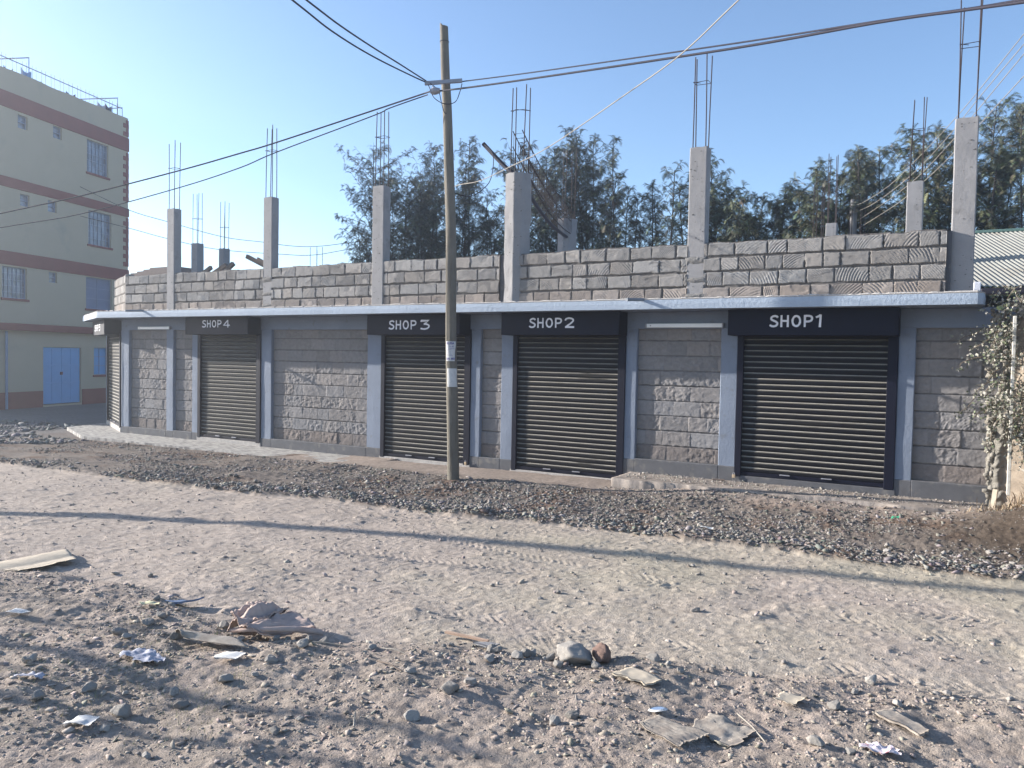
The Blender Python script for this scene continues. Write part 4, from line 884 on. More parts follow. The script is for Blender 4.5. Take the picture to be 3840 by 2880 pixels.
while s < 4.6:
    mb.tube([FA(s, -.09, 11.44), FA(s, -.09, 11.99)], .0095, 5); s += .17 if k % 2 else .25; k += 1
mb.tube([FA(4.62, -.09, 11.44), FA(4.62, -.09, 11.90), FA(4.62, -2.2, 11.90)], .018, 6)
mb.build('roof_railing', M['rail'], apt)
for (s, lab) in ((.15, 0), (4.55, 1)):
    mb = MB(); mb.tube([FA(s, -.25, 11.0), FA(s, -.25, 12.28), FA(s-.3, -3.6, 12.28), FA(s-.3, -3.6, 10.9)], .022, 6); mb.build('washing_line_frame', M['rail'], apt)
def cloth(name, s0, s1, z0, z1, m, lab, d=-.16, sd=1):
    nu, nz = 14, 8; vs = []
    for k in range(nz+1):
        for i in range(nu+1):
            t = i/nu; zt = z1-(z1-z0)*(1-k/nz)
            zt = zt-.12*math.sin(t*PI)*(k/nz); vs.append(FA(s0+(s1-s0)*t, d+.03*math.sin(t*9+sd)*(1-k/nz*.7), zt))
    mb = MB(); mb.add(vs, [(k*(nu+1)+i, k*(nu+1)+i+1, (k+1)*(nu+1)+i+1, (k+1)*(nu+1)+i) for k in range(nz) for i in range(nu)])
    return tag(mb.build(name, m, smooth=True), lab, 'laundry', 'laundry drying on the apartment roof')
mc = lambda n, c: mat(n, c, .85, .15, 8)
cloth('laundry', -.30, .16, 11.25, 11.80, mc('blue_cloth', (.12, .26, .50)), 'blue cloth drying on the roof railing', sd=1)
cloth('laundry', .17, .62, 11.25, 11.62, mc('green_cloth', (.20, .50, .22)), 'green cloth hanging right of the blue one on the roof', sd=2)
cloth('laundry', -1.0, -.6, 11.30, 11.62, mc('dark_cloth', (.10, .10, .16)), 'dark cloth left of the blue one on the roof', sd=3)
cloth('laundry', 1.75, 2.2, 11.32, 11.66, mc('navy_cloth', (.05, .05, .12)), 'navy cloth bundled midway along the roof railing', sd=4)
cloth('laundry', 3.35, 3.75, 11.32, 11.76, mc('grey_cloth', (.35, .35, .42)), 'pale grey cloth near the right end of the roof railing', sd=5)
cloth('laundry', 3.76, 4.10, 11.32, 11.82, mc('black_cloth', (.03, .03, .06)), 'black striped cloth at the right end of the roof railing', sd=6)
# distant tiled roof peeping between the block and the shops
h_ = empty('house', (-31.6, 24.5, 0), 'low house with dark tiled roof just right of the apartment block', 'house')
mb = MB()
for k in range(9):
    z0 = 5.0+k*.10; o_ = k*.20; mb.box(-35.5+o_, -30.0-o_*1.25, 22.6+o_, 27-o_, z0, z0+.10)
mb.build('roof', M['tile'], h_)
mb = MB(); mb.box(-35.2, -30.4, 22.9, 26.8, -.3, 5.0); mb.build('wall', M['cream'], h_)

# ------------------------------------------------------------------ corrugated roof to the right
sh = empty('shed', (2.5, 18, 0), 'shed with pale corrugated metal roof beyond the right end of the shops', 'shed')
def corr(x0, x1, ya, za, yb, zb, skew, parent):
    n = int((x1-x0)/.0125); U = np.linspace(x0, x1, n); T = np.linspace(0, 1, 3); Ug, Tg = np.meshgrid(U, T)
    hgt = .014*np.sin((Ug-x0)*2*PI/.076)
    V = np.stack([Ug+skew*Tg, ya+(yb-ya)*Tg, za+(zb-za)*Tg+hgt], -1).reshape(-1, 3); i = np.arange(n*3).reshape(3, n)
    return link_mesh('roof', V, np.stack([i[:-1, :-1], i[:-1, 1:], i[1:, 1:], i[1:, :-1]], -1).reshape(-1, 4), M['roof'], parent, smooth=True)
corr(.20, 9.5, 14.2, 3.13, 18.0, 4.52, -1.1, sh)
mb = MB(); mb.bbox(-.6, 8.6, 17.92, 18.12, 4.50, 4.56, .01); mb.build('ridge_cap', M['ridge'], sh)
mb = MB(); mb.bbox(.28, 9.5, 14.02, 14.14, 3.0, 3.09, .01); mb.build('gutter', M['black_pipe'], sh)
mb = MB(); mb.bbox(.18, .28, 14.1, 14.24, 2.95, 3.2, .01); mb.build('gutter_end', M['white_paint'], sh)
mb = MB(); mb.box(.35, 9.3, 14.5, 14.7, -.1, 2.98); mb.build('wall', M['concrete'], sh)
mb = MB(); mb.bbox(.30, 9.4, 14.15, 14.22, 2.80, 2.90, .006); mb.build('fascia', M['timber'], sh)

# ------------------------------------------------------------------ rough boundary wall on the right with creeper and razor wire
def rough_wall():
    nu, nz = 170, 190; us = np.linspace(0, 3.2, nu); zs = np.linspace(-.1, 1, nz); U, T = np.meshgrid(us, zs)
    edge = .375+.05*fbm(T*4, T*0+2, 201, 3)+.12*np.clip(T, 0, 1)**2+.03*fbm(T*18, T*0+7, 202, 2)
    Hh = 2.68+.20*U+.14*fbm(U*1.9, U*0+1, 203, 3)+.05*fbm(U*8, U*0, 204, 2)
    Hh = np.minimum(Hh, 2.25+ 2.2*U+.3*T*0+.1*fbm(U*9, U*0+3, 207, 2))
    Xw = edge+U; Zw = T*Hh
    D = .045*fbm(Xw*3.2, Zw*3.2, 205, 4, .6)+.02*fbm(Xw*14, Zw*14, 206, 3)
    rub = 1-sstep(.12, .20, U+.04*fbm(Zw*2, Zw*0, 209, 2)); cap = sstep(.86, .97, T)
    D = D*(.28+1.2*rub+1.3*cap)+.07*np.abs(fbm(Xw*9, Zw*7, 208, 4, .6))*(rub+cap)+.02*np.abs(fbm(Xw*26, Zw*22, 212, 2))*(rub+cap)
    Yw = F-.24-.62*U-D-.03*rub
    # round the broken end back
    k = sstep(0, .07, U+.02*fbm(Zw*16, Zw*0, 213, 3)); Yw = Yw+(1-k)*.38; Xw = Xw-(1-k)*.05*np.abs(fbm(Zw*9, Yw*9, 214, 4, .6))
    C = np.array([.285, .235, .185])+(np.array([.185, .172, .15])-np.array([.285, .235, .185]))*rub[..., None]
    C = C*(1+.16*fbm(Xw*3, Zw*3, 210, 4)[..., None])*(1+.35*(rub+cap)[..., None]*fbm(Xw*21, Zw*21, 215, 3)[..., None])
    crack = sstep(.0, .03, np.abs(fbm(Xw*1.7, Zw*1.7, 211, 3)))[..., None]; C = C*(.72+.28*crack)
    V = np.stack([Xw, Yw, Zw], -1).reshape(-1, 3); C = C.reshape(-1, 3)
    i = np.arange(nu*nz).reshape(nz, nu); q = np.stack([i[:-1, :-1], i[:-1, 1:], i[1:, 1:], i[1:, :-1]], -1).reshape(-1, 4)
    tp = V.reshape(nz, nu, 3)[-1].copy(); tp[:, 1] += .4; tp[:, 0] += .15; b0 = len(V); V = np.concatenate([V, tp]); C = np.concatenate([C, np.tile([.33, .31, .28], (nu, 1))]); a = np.arange(nu-1)
    q = np.concatenate([q, np.stack([i[-1][a], i[-1][a+1], b0+a+1, b0+a], -1)])
    return V, q, C
bw = empty('boundary_wall', (2.0, F-.3, 0), 'ragged tan stone boundary wall with crumbling end at the right edge', 'wall')
V, q, C = rough_wall(); link_mesh('masonry', V, q, M['rubble'], bw, cols=C, smooth=True)
P_ = []; rq = np.random.default_rng(77)
for _ in range(150): P_.append((.40+rq.uniform(-.05, .15), F-.25-rq.uniform(0, .10), rq.uniform(.1, 2.6)))
for _ in range(90):
    u_ = rq.uniform(0, 1.1); P_.append((.45+u_, F-.30-.62*u_, min(2.66+.2*u_, 2.28+2.2*u_)+rq.uniform(-.22, .02)))
P_ = np.array(P_); S_ = rq.uniform(.018, .055, len(P_)); V_ = (ICO_V[None]*(1+rq.uniform(-.4, .3, (len(P_), 12, 1)))*rq.uniform(.6, 1.3, (len(P_), 1, 3)))*S_[:, None, None]+P_[:, None, :]
link_mesh('rubble_fill', V_.reshape(-1, 3), (ICO_F[None]+(np.arange(len(P_))*12)[:, None, None]).reshape(-1, 3), M['rubble'], bw, cols=np.repeat(np.array([.235, .215, .185])*rq.uniform(.7, 1.25, (len(P_), 1)), 12, axis=0))
po = MB(); po.bbox(.560, .598, F-.62, F-.575, .36, 2.50, .006)
pw = po.build('white_post', mat('worn_white_paint', (.56, .53, .47), .8, .2, 14, .3, 30, .006, dirt=((.30, .26, .20), 9, .54))); 
tag(pw, 'narrow white painted post standing against the ragged tan wall', 'post')
cr = empty('creeper', (.8, F-.5, 0), 'dusty grey leafed creeper spilling over the boundary wall', 'plant')
mb = MB(); lv = []; lc = []
def wz(u): return min(2.68+.20*u, 2.25+2.2*u)
r = random.Random(5)
stems = []
for k in range(95):
    u = r.uniform(-.02, 1.0); z = wz(u)+r.uniform(-.02, .1) if r.random() < .45 else r.uniform(1.15, 2.1)
    if r.random() < .25: u = r.uniform(-.05, .25)
    p = Vector((.40+u, F-.40-.62*u, z)); pts = [p.copy()]; d = Vector((r.uniform(-1, .7), r.uniform(-.6, .05), r.uniform(-.6, .5)))
    for s_ in range(r.randint(3, 8)):
        d = (d+Vector((r.uniform(-.5, .5), r.uniform(-.3, .25), r.uniform(-.75, .25)))).normalized(); p = p+d*.075; p.y = min(p.y, F-.36-.62*(p.x-.4)); pts.append(p.copy())
    stems.append(pts); mb.tube(pts, [.005]*(len(pts)-1)+[.002], 4, caps=False)
mb.build('stem', M['vine'], cr)
def leaf_quads(P, n_per, size, spread, cols, r):
    V = []; Fq = []; C = []
    for p in P:
        for _ in range(n_per):
            c = Vector(p)+Vector((r.gauss(0, spread), r.gauss(0, spread*.6), r.gauss(0, spread)))
            a = Vector((r.gauss(0, 1), r.gauss(0, 1), r.gauss(-.3, .8))).normalized(); b = a.cross(Vector((r.gauss(0, 1), r.gauss(0, 1), r.gauss(0, 1)))).normalized()
            L = size*r.uniform(.6, 1.3); w = L*.36; nrm = a.cross(b)*L*.12
            i = len(V); V += [c, c+a*L*.45+b*w+nrm, c+a*L, c+a*L*.45-b*w+nrm]; Fq += [(i, i+1, i+2), (i, i+2, i+3)]
            col = cols[r.randrange(len(cols))]; f = r.uniform(.8, 1.2); C += [tuple(q*f for q in col)]*4
    return np.array([tuple(v) for v in V]), np.array(Fq), np.array(C)
pts = [p for s_ in stems for p in s_[1:]]
V, q, C = leaf_quads(pts, 8, .040, .036, [(.20, .20, .16), (.27, .255, .21), (.13, .15, .09), (.33, .31, .27)], r)
link_mesh('foliage', V, q, M['vine_leaf'], cr, cols=C)
# big rounded leaves at the broken top
mb = MB()
for (x, z) in ((.42, 2.60),):
    a = np.linspace(0, 2*PI, 9)[:-1]; mb.add([(x+.035*math.cos(t)*(1+.3*(t < 1)), F-.56+.015*math.sin(t*2), z+.028*math.sin(t)) for t in a], [tuple(range(8))])
mb.build('broad_leaf', mat('pale_green_leaf', (.26, .31, .15), .6, .1, 10), cr)
# razor wire coils above the wall
mb = MB()
for k in range(9):
    cx = .66+.16*k; pts = []
    for t in np.linspace(0, 2*PI, 26):
        pts.append((cx+.16*t/(2*PI)+.05*math.cos(t*1.0), F+.1+.30*math.cos(t), 3.12+.10*(cx-.6)+.27*math.sin(t)))
    mb.tube(pts, .0045, 4, caps=False)
    for p in pts[::2]:
        x, y, z = p; mb.add([(x-.017, y, z), (x, y-.003, z+.010), (x+.017, y, z), (x, y+.003, z-.010)], [(0, 1, 2, 3)])
tag(mb.build('razor_wire', M['steel'], origin=(1.3, F+.1, 3.1)), 'coils of rusty razor wire looping above the boundary wall', 'razor wire')
mb = MB(); mb.tube([(.70, F+.25, 2.7), (.78, F+.22, 3.42)], .010, 6)
tag(mb.build('iron_stake', M['rebar'], origin=(.7, F+.25, 2.7)), 'thin dark iron stake holding the razor wire', 'stake')
# dead stems and dry grass at the foot of the wall
r = random.Random(9)
def tuft(name, cx, cy, n, h, sp, cols, lab, cat='dry grass', kind=None, lean=.6, w=.004, z0=None):
    V = []; Fq = []; C = []
    for _ in range(n):
        x = cx+r.gauss(0, sp); y = cy+r.gauss(0, sp); z = float(H(x, y)) if z0 is None else z0; a = r.uniform(0, 2*PI); l = h*r.uniform(.4, 1.2); le = lean*r.uniform(.2, 1)*l
        dx, dy = math.cos(a), math.sin(a); sx, sy = -dy*w, dx*w; i = len(V)
        V += [(x-sx, y-sy, z-.01), (x+sx, y+sy, z-.01), (x+dx*le*.5+sx*.7, y+dy*le*.5+sy*.7, z+l*.6), (x+dx*le*.5-sx*.7, y+dy*le*.5-sy*.7, z+l*.6), (x+dx*le*1.2, y+dy*le*1.2, z+l*.85)]
        Fq += [(i, i+1, i+2), (i, i+2, i+3), (i+3, i+2, i+4)]; c = cols[r.randrange(len(cols))]; C += [c]*5
    return tag(link_mesh(name, np.array(V), np.array(Fq), M['grass'], cols=np.array(C)), lab, cat, kind=kind)
DRY = [(.30, .22, .14), (.22, .16, .11), (.38, .30, .20), (.16, .11, .08)]
tuft('dry_grass', .95, 10.75, 420, .28, .20, DRY, 'tangle of brown dead stems at the foot of the ragged wall', kind='stuff', lean=1.1)
tuft('dry_grass', .55, 10.6, 160, .10, .15, DRY, 'short dead stems spreading on the dark mound by the wall', kind='stuff', lean=1.3)
GRN = [(.20, .21, .09), (.27, .26, .13), (.33, .30, .18), (.17, .20, .08)]
gp = []
for (cx, cy, n, sp) in ((-4.25, 3.05, 240, .16), (-3.95, 2.75, 260, .18), (-4.75, 3.25, 160, .14), (-4.9, 3.7, 120, .12), (-3.5, 2.75, 160, .14), (-3.9, 2.3, 160, .14), (-3.55, 3.1, 90, .07), (-4.5, 2.5, 160, .14), (-3.2, 2.5, 120, .12), (-4.2, 3.45, 120, .10), (-6.6, 3.4, 80, .2)):
    for _ in range(n): gp.append((cx+r.gauss(0, sp), cy+r.gauss(0, sp)))
V = []; Fq = []; C = []
for (x, y) in gp:
    z = float(H(x, y))-.003; a = r.uniform(0, 2*PI); l = r.uniform(.010, .034); w = .0016; dx, dy = math.cos(a), math.sin(a); i = len(V); le = l*r.uniform(.2, 1.2)
    V += [(x-dy*w, y+dx*w, z), (x+dy*w, y-dx*w, z), (x+dx*le, y+dy*le, z+l)]; Fq += [(i, i+1, i+2)]; C += [GRN[r.randrange(4)]]*3
tag(link_mesh('grass', np.array(V), np.array(Fq), M['grass'], cols=np.array(C)), 'thin patches of short dry green grass on the near verge', 'grass', kind='stuff')

# ------------------------------------------------------------------ trees behind the shops
TREES = [(-18.2,22.5,9.08,1.0),(-20.6,24.0,7.0,.36),(-16.14,21.5,8.06,.83),(-16.31,23.2,9.12,.57),(-14.62,22.5,9.29,.59),(-14.65,24.0,7.64,.55),(-11.98,21.5,8.39,.66),(-11.78,23.2,8.77,.58),(-10.58,22.5,8.82,.55),(-10.8,24.0,9.11,.43),(-8.85,21.5,8.28,.40),(-9.9,23.2,7.42,.41),(-8.79,22.5,7.05,.34),(-8.68,24.0,7.47,.49),(-7.0,21.5,7.15,.38),(-7.22,23.2,7.61,.41),(-6.31,22.5,7.67,.27),(-6.17,24.0,7.04,.36),(-5.1,21.5,6.21,.28),(-4.93,23.2,6.59,.33),(-4.33,22.5,6.69,.35),(-4.2,24.0,6.80,.33),(-3.26,21.5,6.79,.38),(-2.82,23.2,7.10,.47),(-2.39,22.5,7.33,.32),(-2.05,24.0,7.71,.40),(-1.13,21.5,7.27,.35),(-.67,23.2,7.83,.30),(-.21,22.5,6.88,.32),(.72,24.0,8.59,.50),(1.14,21.5,7.85,.31),(1.9,22.8,8.4,.45)]
def frond(r, base, dirv, L, V, Fq, C, col):
    """arching feathery leaf: a thin stalk with paired leaflets"""
    d = dirv.normalized(); side = d.cross(Vector((0, 0, 1)))
    if side.length < .1: side = Vector((1, 0, 0))
    side.normalize(); up = side.cross(d); roll = r.uniform(-.9, .9); side = side*math.cos(roll)+up*math.sin(roll)
    n = 7; p = base.copy(); st = L/n
    for k in range(n):
        d = (d+Vector((0, 0, -.13-.03*k))).normalized(); q = p+d*st
        w = L*.36*math.sin(PI*(k+1.2)/(n+1.6))
        for sg in (1, -1):
            i = len(V); t = (side*sg*w+d*w*.55); wd = d*st*.34
            V += [q-wd, q+wd, q+t+wd*.5+Vector((0, 0, -.12*w))]; Fq += [(i, i+1, i+2)]; C += [col]*3
        p = q
def make_tree(i, x, y, ztop, hw):
    r = random.Random(1000+i); right = x > -6.6
    root = empty('tree', (x, y, 0)); tb = MB(); V = []; Fq = []; C = []
    ns = r.randint(2, 3) if hw < .5 else r.randint(3, 5)
    base = Vector((x+r.uniform(-.3, .3), y, 0)); zb = 2.2
    hw = hw*(1.05 if not right else 1.5); dense = 1.25 if not right else (2.4 if x < -.3 else 1.5)
    pal = [(.075, .088, .062), (.060, .074, .062), (.10, .115, .075), (.15, .16, .10)] if not right else [(.085, .10, .058), (.13, .14, .082), (.19, .195, .12), (.07, .085, .055)]
    for s_ in range(ns):
        top = Vector((x+(0 if s_ == 0 else r.uniform(-1, 1)*hw*1.0), y+r.uniform(-.5, .5)*hw*1.5, ztop if s_ == 0 else ztop-r.uniform(.25, 1.6)))
        pts = []; nn = 9; bend = r.uniform(-.25, .25); rb_ = r.uniform(.035, .055)
        for k in range(nn+1):
            t = k/nn; p = base.lerp(top, t); p.x += bend*math.sin(t*PI)+.05*math.sin(t*7+i+s_); p.y += .1*math.sin(t*5+s_); pts.append(p)
        tb.tube(pts, [rb_*(1-.85*k/nn)+.004 for k in range(nn+1)], 5, caps=False)
        zz = 2.9+r.uniform(0, .4)
        while zz < top.z:
            t = zz/top.z; f = t*nn; k = min(int(f), nn-1); p = pts[k].lerp(pts[k+1], f-k)
            prof = (.35+.75*math.sin(min(1, (top.z-zz)/(top.z-2.6)*1.15)*PI*.62))*hw*1.25 if (i % 3 == 1 and not right) else hw*1.25*min(1, .22+.85*math.sqrt(max(0, top.z-zz)/1.1))
            if r.random() < .9:
                a = r.uniform(0, 2*PI); L = prof*r.uniform(.5, 1.25)+.08
                d = Vector((math.cos(a), math.sin(a)*.9, r.uniform(.35, 1.1))).normalized()
                q1 = p+d*L*.55; d2 = (d+Vector((0, 0, r.uniform(-.3, .3)))).normalized(); q2 = q1+d2*L*.55
                tb.tube([p, q1, q2], [.011, .007, .003], 3, caps=False)
                nf = max(3, int((4+L*11)*dense*r.choice([.4, .8, 1.1, 1.5])))
                tone = r.uniform(.75, 1.2)
                for _ in range(nf):
                    u = r.uniform(.25, 1.05); b0 = p.lerp(q1, u/.55) if u < .55 else q1.lerp(q2, (u-.55)/.5)
                    dd = (d2*.5+Vector((r.gauss(0, .7), r.gauss(0, .7), r.gauss(.15, .5))))
                    c = pal[r.randrange(4)]; frond(r, b0, dd, r.uniform(.14, .26), V, Fq, C, tuple(z_*tone*.85*r.uniform(.85, 1.15) for z_ in c))
            zz += r.uniform(.05, .115)/(1.0+.25*(hw > .5))
        for _ in range(8):
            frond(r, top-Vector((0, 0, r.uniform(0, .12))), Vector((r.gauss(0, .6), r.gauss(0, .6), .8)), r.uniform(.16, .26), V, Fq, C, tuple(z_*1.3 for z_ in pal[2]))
    # low undergrowth round the stems
    for _ in range(int(170*dense*(1 if hw < .8 else 1.6))):
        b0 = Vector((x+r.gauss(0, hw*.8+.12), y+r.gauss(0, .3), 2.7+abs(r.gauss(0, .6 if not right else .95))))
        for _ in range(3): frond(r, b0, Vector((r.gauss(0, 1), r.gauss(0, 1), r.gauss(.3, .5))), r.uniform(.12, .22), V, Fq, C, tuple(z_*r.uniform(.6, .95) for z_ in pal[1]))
    tb.build('trunk', M['bark'], root)
    link_mesh('crown', np.array([tuple(v) for v in V]), np.array(Fq), M['leaf'], root, cols=np.array(C))
    return root
TL = ['broad feathery tree behind the third column from the left', 'low thin tree at the far left end of the tree row', 'feathery tree just left of the utility pole', 'tall tree partly hidden by the utility pole', 'tall slim tree with drooping tip just right of the utility pole', 'low tree in the gap left of the fourth column',
      'dark tree directly behind the fourth column', 'tree rising beside the sagging beam reinforcement', 'tall spreading tree right of the sagging beam reinforcement', 'tall twin topped tree between beam reinforcement and the slim spire tree', 'narrow spire shaped tree standing highest between fourth and fifth columns', 'short tree left of the narrow spire tree', 'short tree just right of the narrow spire tree', 'tree with curled crown midway to the fifth column',
      'dense tree close left of the fifth column', 'dense tree half behind the fifth column', 'slender tree hugging the right side of the fifth column', 'rounded tree right of the fifth column', 'small yellowish sapling right of the fifth column', 'small bushy tree in the lowest part of the tree row', 'pale leaning topped tree before the two pale bushes', 'pale tree with narrow crown left of the bare starter bars', 'dense tree behind the bare starter bars', 'wide dark tree behind the small back column', 'rounded crown left part of the large clump', 'highest rounded crown of the large clump right of centre',
      'tree behind the fifth back column left side', 'tree just right of the short right back column', 'dark tree tucked left of the last column', 'tall airy many stemmed tree right of the last column', 'airy tree at the right edge of the photo', 'tree beyond the right edge above the corrugated roof']
for i, (t, lab) in enumerate(zip(TREES, TL)):
    tag(make_tree(i, *t), lab, 'tree', 'trees in the row behind the shops')
# out of frame to the left: crooked trunk and a bare spreading tree that throw the long shadows over the road
def shadow_from(gpts, z0, z1):
    """points above the ground whose shadows fall on gpts"""
    out = []; n = len(gpts)
    for k, (x, y) in enumerate(gpts):
        pass
    return out
SD = Vector((SUN.x, SUN.y, 0)).length; tanel = SUN.z/SD; sdx, sdy = SUN.x/SD, SUN.y/SD
def over(gx_, gy_, z): L = z/tanel; return (gx_+sdx*L, gy_+sdy*L, z)
G1 = [(-16.5, 2.2, .0), (-13.0, 3.55, .55), (-9.61, 4.93, 1.3), (-8.44, 5.50, 1.7), (-6.92, 6.03, 2.15), (-5.77, 6.45, 2.55), (-4.26, 6.86, 3.0), (-3.44, 7.06, 3.25), (-2.23, 7.32, 3.65), (-1.03, 7.50, 4.0), (-.40, 7.60, 4.2), (.55, 7.84, 4.5), (2.2, 8.2, 5.0)]
mb = MB(); mb.tube(smooth_path([over(a, b, c*1.45) for a, b, c in G1], 4), [.13-.045*k/48 for k in range(49)], 10)
tag(mb.build('leaning_pole', M['wood_pole'], smooth=True), 'crooked leaning wooden pole out of frame that shades the road', 'pole')
tr = empty('bare_tree', over(-9, 1.6, 0), 'bare spreading tree out of frame that shades the near verge', 'tree')
mb = MB()
for (g, rad) in (([(-7.5, 2.0, 1.4), (-5.27, 2.66, 1.9), (-4.55, 2.78, 2.1), (-4.08, 2.80, 2.2), (-3.19, 2.84, 2.45), (-2.66, 2.99, 2.6), (-2.18, 3.08, 2.75), (-1.5, 3.1, 2.95)], .062),
                 ([(-7.5, 1.7, 1.4), (-4.9, 2.25, 1.9), (-4.3, 2.20, 2.05), (-3.7, 2.36, 2.2), (-3.1, 2.42, 2.35), (-2.5, 2.60, 2.5), (-1.9, 2.75, 2.7)], .05),
                 ([(-7.5, 2.4, 1.5), (-6.3, 2.75, 1.8), (-5.6, 3.02, 1.95), (-5.1, 3.12, 2.1), (-4.7, 3.30, 2.2), (-4.2, 3.36, 2.4)], .035),
                 ([(-7.5, 2.6, 1.6), (-6.6, 3.05, 1.8), (-6.0, 3.2, 1.95), (-5.2, 3.48, 2.1), (-4.6, 3.6, 2.3)], .022),
                 ([(-6.9, 1.9, 1.7), (-5.0, 2.45, 2.0), (-4.5, 2.5, 2.1), (-3.9, 2.60, 2.3)], .022)):
    P_ = smooth_path([over(a, b, c) for a, b, c in g], 4); mb.tube(P_, [rad*(1-.45*k/len(P_)) for k in range(len(P_))], 8)
a = over(-7.5, 2.1, 1.4); mb.tube([(a[0]-1.5, a[1]-.2, -.1), (a[0]-.8, a[1]-.1, .8), (a[0], a[1], 1.4)], [.16, .13, .08], 10)
mb.build('trunk', M['bark'], tr)

# ------------------------------------------------------------------ litter on the verge and the road
def sheet(name, c4, m, lab, cat, nu=16, nv=10, amp=.012, fs=9, lift=.008, th=.003, sd=0, fold=None, raw=.02, parent=None, fn=None):
    """thin crumpled sheet between four ground corners, following the ground"""
    c = [np.array(p, float) for p in c4]; u, v = np.meshgrid(np.linspace(0, 1, nu), np.linspace(0, 1, nv))
    XY = ((1-u)*(1-v))[..., None]*c[0]+(u*(1-v))[..., None]*c[1]+(u*v)[..., None]*c[2]+((1-u)*v)[..., None]*c[3]
    e = raw*.55*np.stack([fbm(u*3+.5*np.round(v*4), v*3, sd+1, 2), fbm(u*3, v*3+.4*np.round(u*5), sd+2, 2)], -1); XY = XY+e
    Zs = H(XY[..., 0], XY[..., 1]); Zm = np.mean(Zs); Zs = Zm+(Zs-Zm)*.35+.012
    Zs = Zs+lift+amp*(1+fbm(XY[..., 0]*fs, XY[..., 1]*fs, sd, 3))
    if fn is not None: Zs = Zs+fn(u, v)
    V = np.concatenate([np.concatenate([XY, Zs[..., None]], -1).reshape(-1, 3), np.concatenate([XY, Zs[..., None]-th], -1).reshape(-1, 3)])
    n = nu*nv; i = np.arange(n).reshape(nv, nu); q = np.stack([i[:-1, :-1], i[:-1, 1:], i[1:, 1:], i[1:, :-1]], -1).reshape(-1, 4)
    qs = [q, q[:, ::-1]+n]
    for e_ in (i[0], i[-1], i[:, 0], i[:, -1]): qs.append(np.stack([e_[:-1], e_[1:], e_[1:]+n, e_[:-1]+n], -1))
    o = link_mesh(name, V, np.concatenate(qs), m, parent, origin=None if parent else (float(c[0][0]), float(c[0][1]), float(Zm)))
    return tag(o, lab, cat) if lab else o
sheet('cardboard', [(-7.32, 3.47), (-6.76, 3.62), (-6.78, 4.12), (-7.24, 4.30)], M['cardboard'], 'pale flattened cardboard with folded flaps at the left edge of the road', 'cardboard', 24, 24, .002, 4, .008, .005, 3, fn=lambda u, v: .018*np.abs(np.sin(u*PI*1.5))+.012*v)
sheet('cardboard', [(-4.36, 3.30), (-4.20, 3.24), (-3.74, 3.36), (-3.98, 3.44)], M['cardboard_dusty'], 'long curled cardboard strip in front of the pinkish sack', 'cardboard', 26, 12, .008, 6, .02, .005, 4, fn=lambda u, v: .055*np.sin(u*PI*.9)*(1-v*.6))
sk = empty('sack', (-4.0, 3.72, 0), 'crumpled pinkish beige cloth sack lying on the road edge', 'sack')
sheet('cloth_fold', [(-4.12, 3.50), (-3.88, 3.50), (-3.66, 3.86), (-4.06, 3.98)], M['sack'], None, None, 30, 22, .022, 7, .02, .012, 8, raw=.03, parent=sk, fn=lambda u, v: .045*np.sin(u*PI)+.05*np.abs(np.sin(u*5+v*3))*(1-v)+.035*np.abs(fbm(u*6, v*6+u*3, 98, 3)))
sheet('cloth_fold', [(-4.22, 3.62), (-3.98, 3.60), (-4.00, 3.94), (-4.20, 3.90)], M['sack'], None, None, 26, 22, .03, 9, .06, .014, 12, raw=.03, parent=sk, fn=lambda u, v: .05*np.sin(v*PI)*np.sin(u*PI)+.02*np.sin(u*14)+.05*np.abs(fbm(u*5+v*2, v*7, 99, 3)))
mb = MB(); mb.tube(smooth_path([(-4.1, 3.53, float(H(-4.1, 3.53))+.05), (-3.9, 3.55, float(H(-3.9, 3.55))+.075), (-3.7, 3.74, float(H(-3.7, 3.74))+.07), (-3.60, 3.86, float(H(-3.6, 3.86))+.05)], 5), [.016]*8+[.020]*8, 8); mb.build('rolled_edge', M['sack'], sk, smooth=True)
sheet('scrap', [(-5.04, 3.70), (-4.86, 3.78), (-4.84, 3.92), (-4.98, 3.84)], M['blue_block'], 'dark blue grey curved shoe sole near the left road edge', 'shoe sole', 16, 8, .003, 5, .015, .012, 20, fn=lambda u, v: .03*u*u)
sheet('wrapper', [(-5.06, 3.52), (-4.93, 3.55), (-4.93, 3.61), (-5.05, 3.58)], mat('yellow_white_wrapper', (.62, .58, .36), .6, .2, 30), 'small white and yellow wrapper below the shoe sole', 'wrapper', 14, 8, .012, 25, .01, .002, 21)
sheet('plastic_bag', [(-4.30, 2.84), (-4.02, 2.91), (-4.03, 2.99), (-4.27, 3.01)], M['blue_paper'], 'crumpled bluish white plastic bag on the near left verge', 'plastic bag', 30, 18, .022, 22, .0, .002, 22, raw=.05)
sheet('paper', [(-3.79, 3.13), (-3.65, 3.17), (-3.67, 3.27), (-3.79, 3.24)], M['white_paper'], 'small white torn card below the curled cardboard strip', 'paper', 10, 8, .003, 12, .02, .004, 23)
sheet('paper', [(-4.45, 2.35), (-4.30, 2.41), (-4.31, 2.46), (-4.43, 2.43)], M['blue_paper'], 'crushed pale plastic scrap near the lower left edge', 'scrap', 18, 10, .016, 28, .0, .002, 24, raw=.04)
sheet('paper', [(-3.73, 2.19), (-3.61, 2.25), (-3.64, 2.33), (-3.74, 2.28)], M['white_paper'], 'white leaf shaped scrap at the lower left corner', 'paper', 14, 10, .008, 22, .012, .003, 25)
sheet('paper', [(-5.72, 2.95), (-5.58, 3.0), (-5.58, 3.06), (-5.7, 3.04)], M['white_paper'], 'tiny white scrap at the far left of the verge', 'paper', 10, 8, .01, 25, .01, .002, 26)
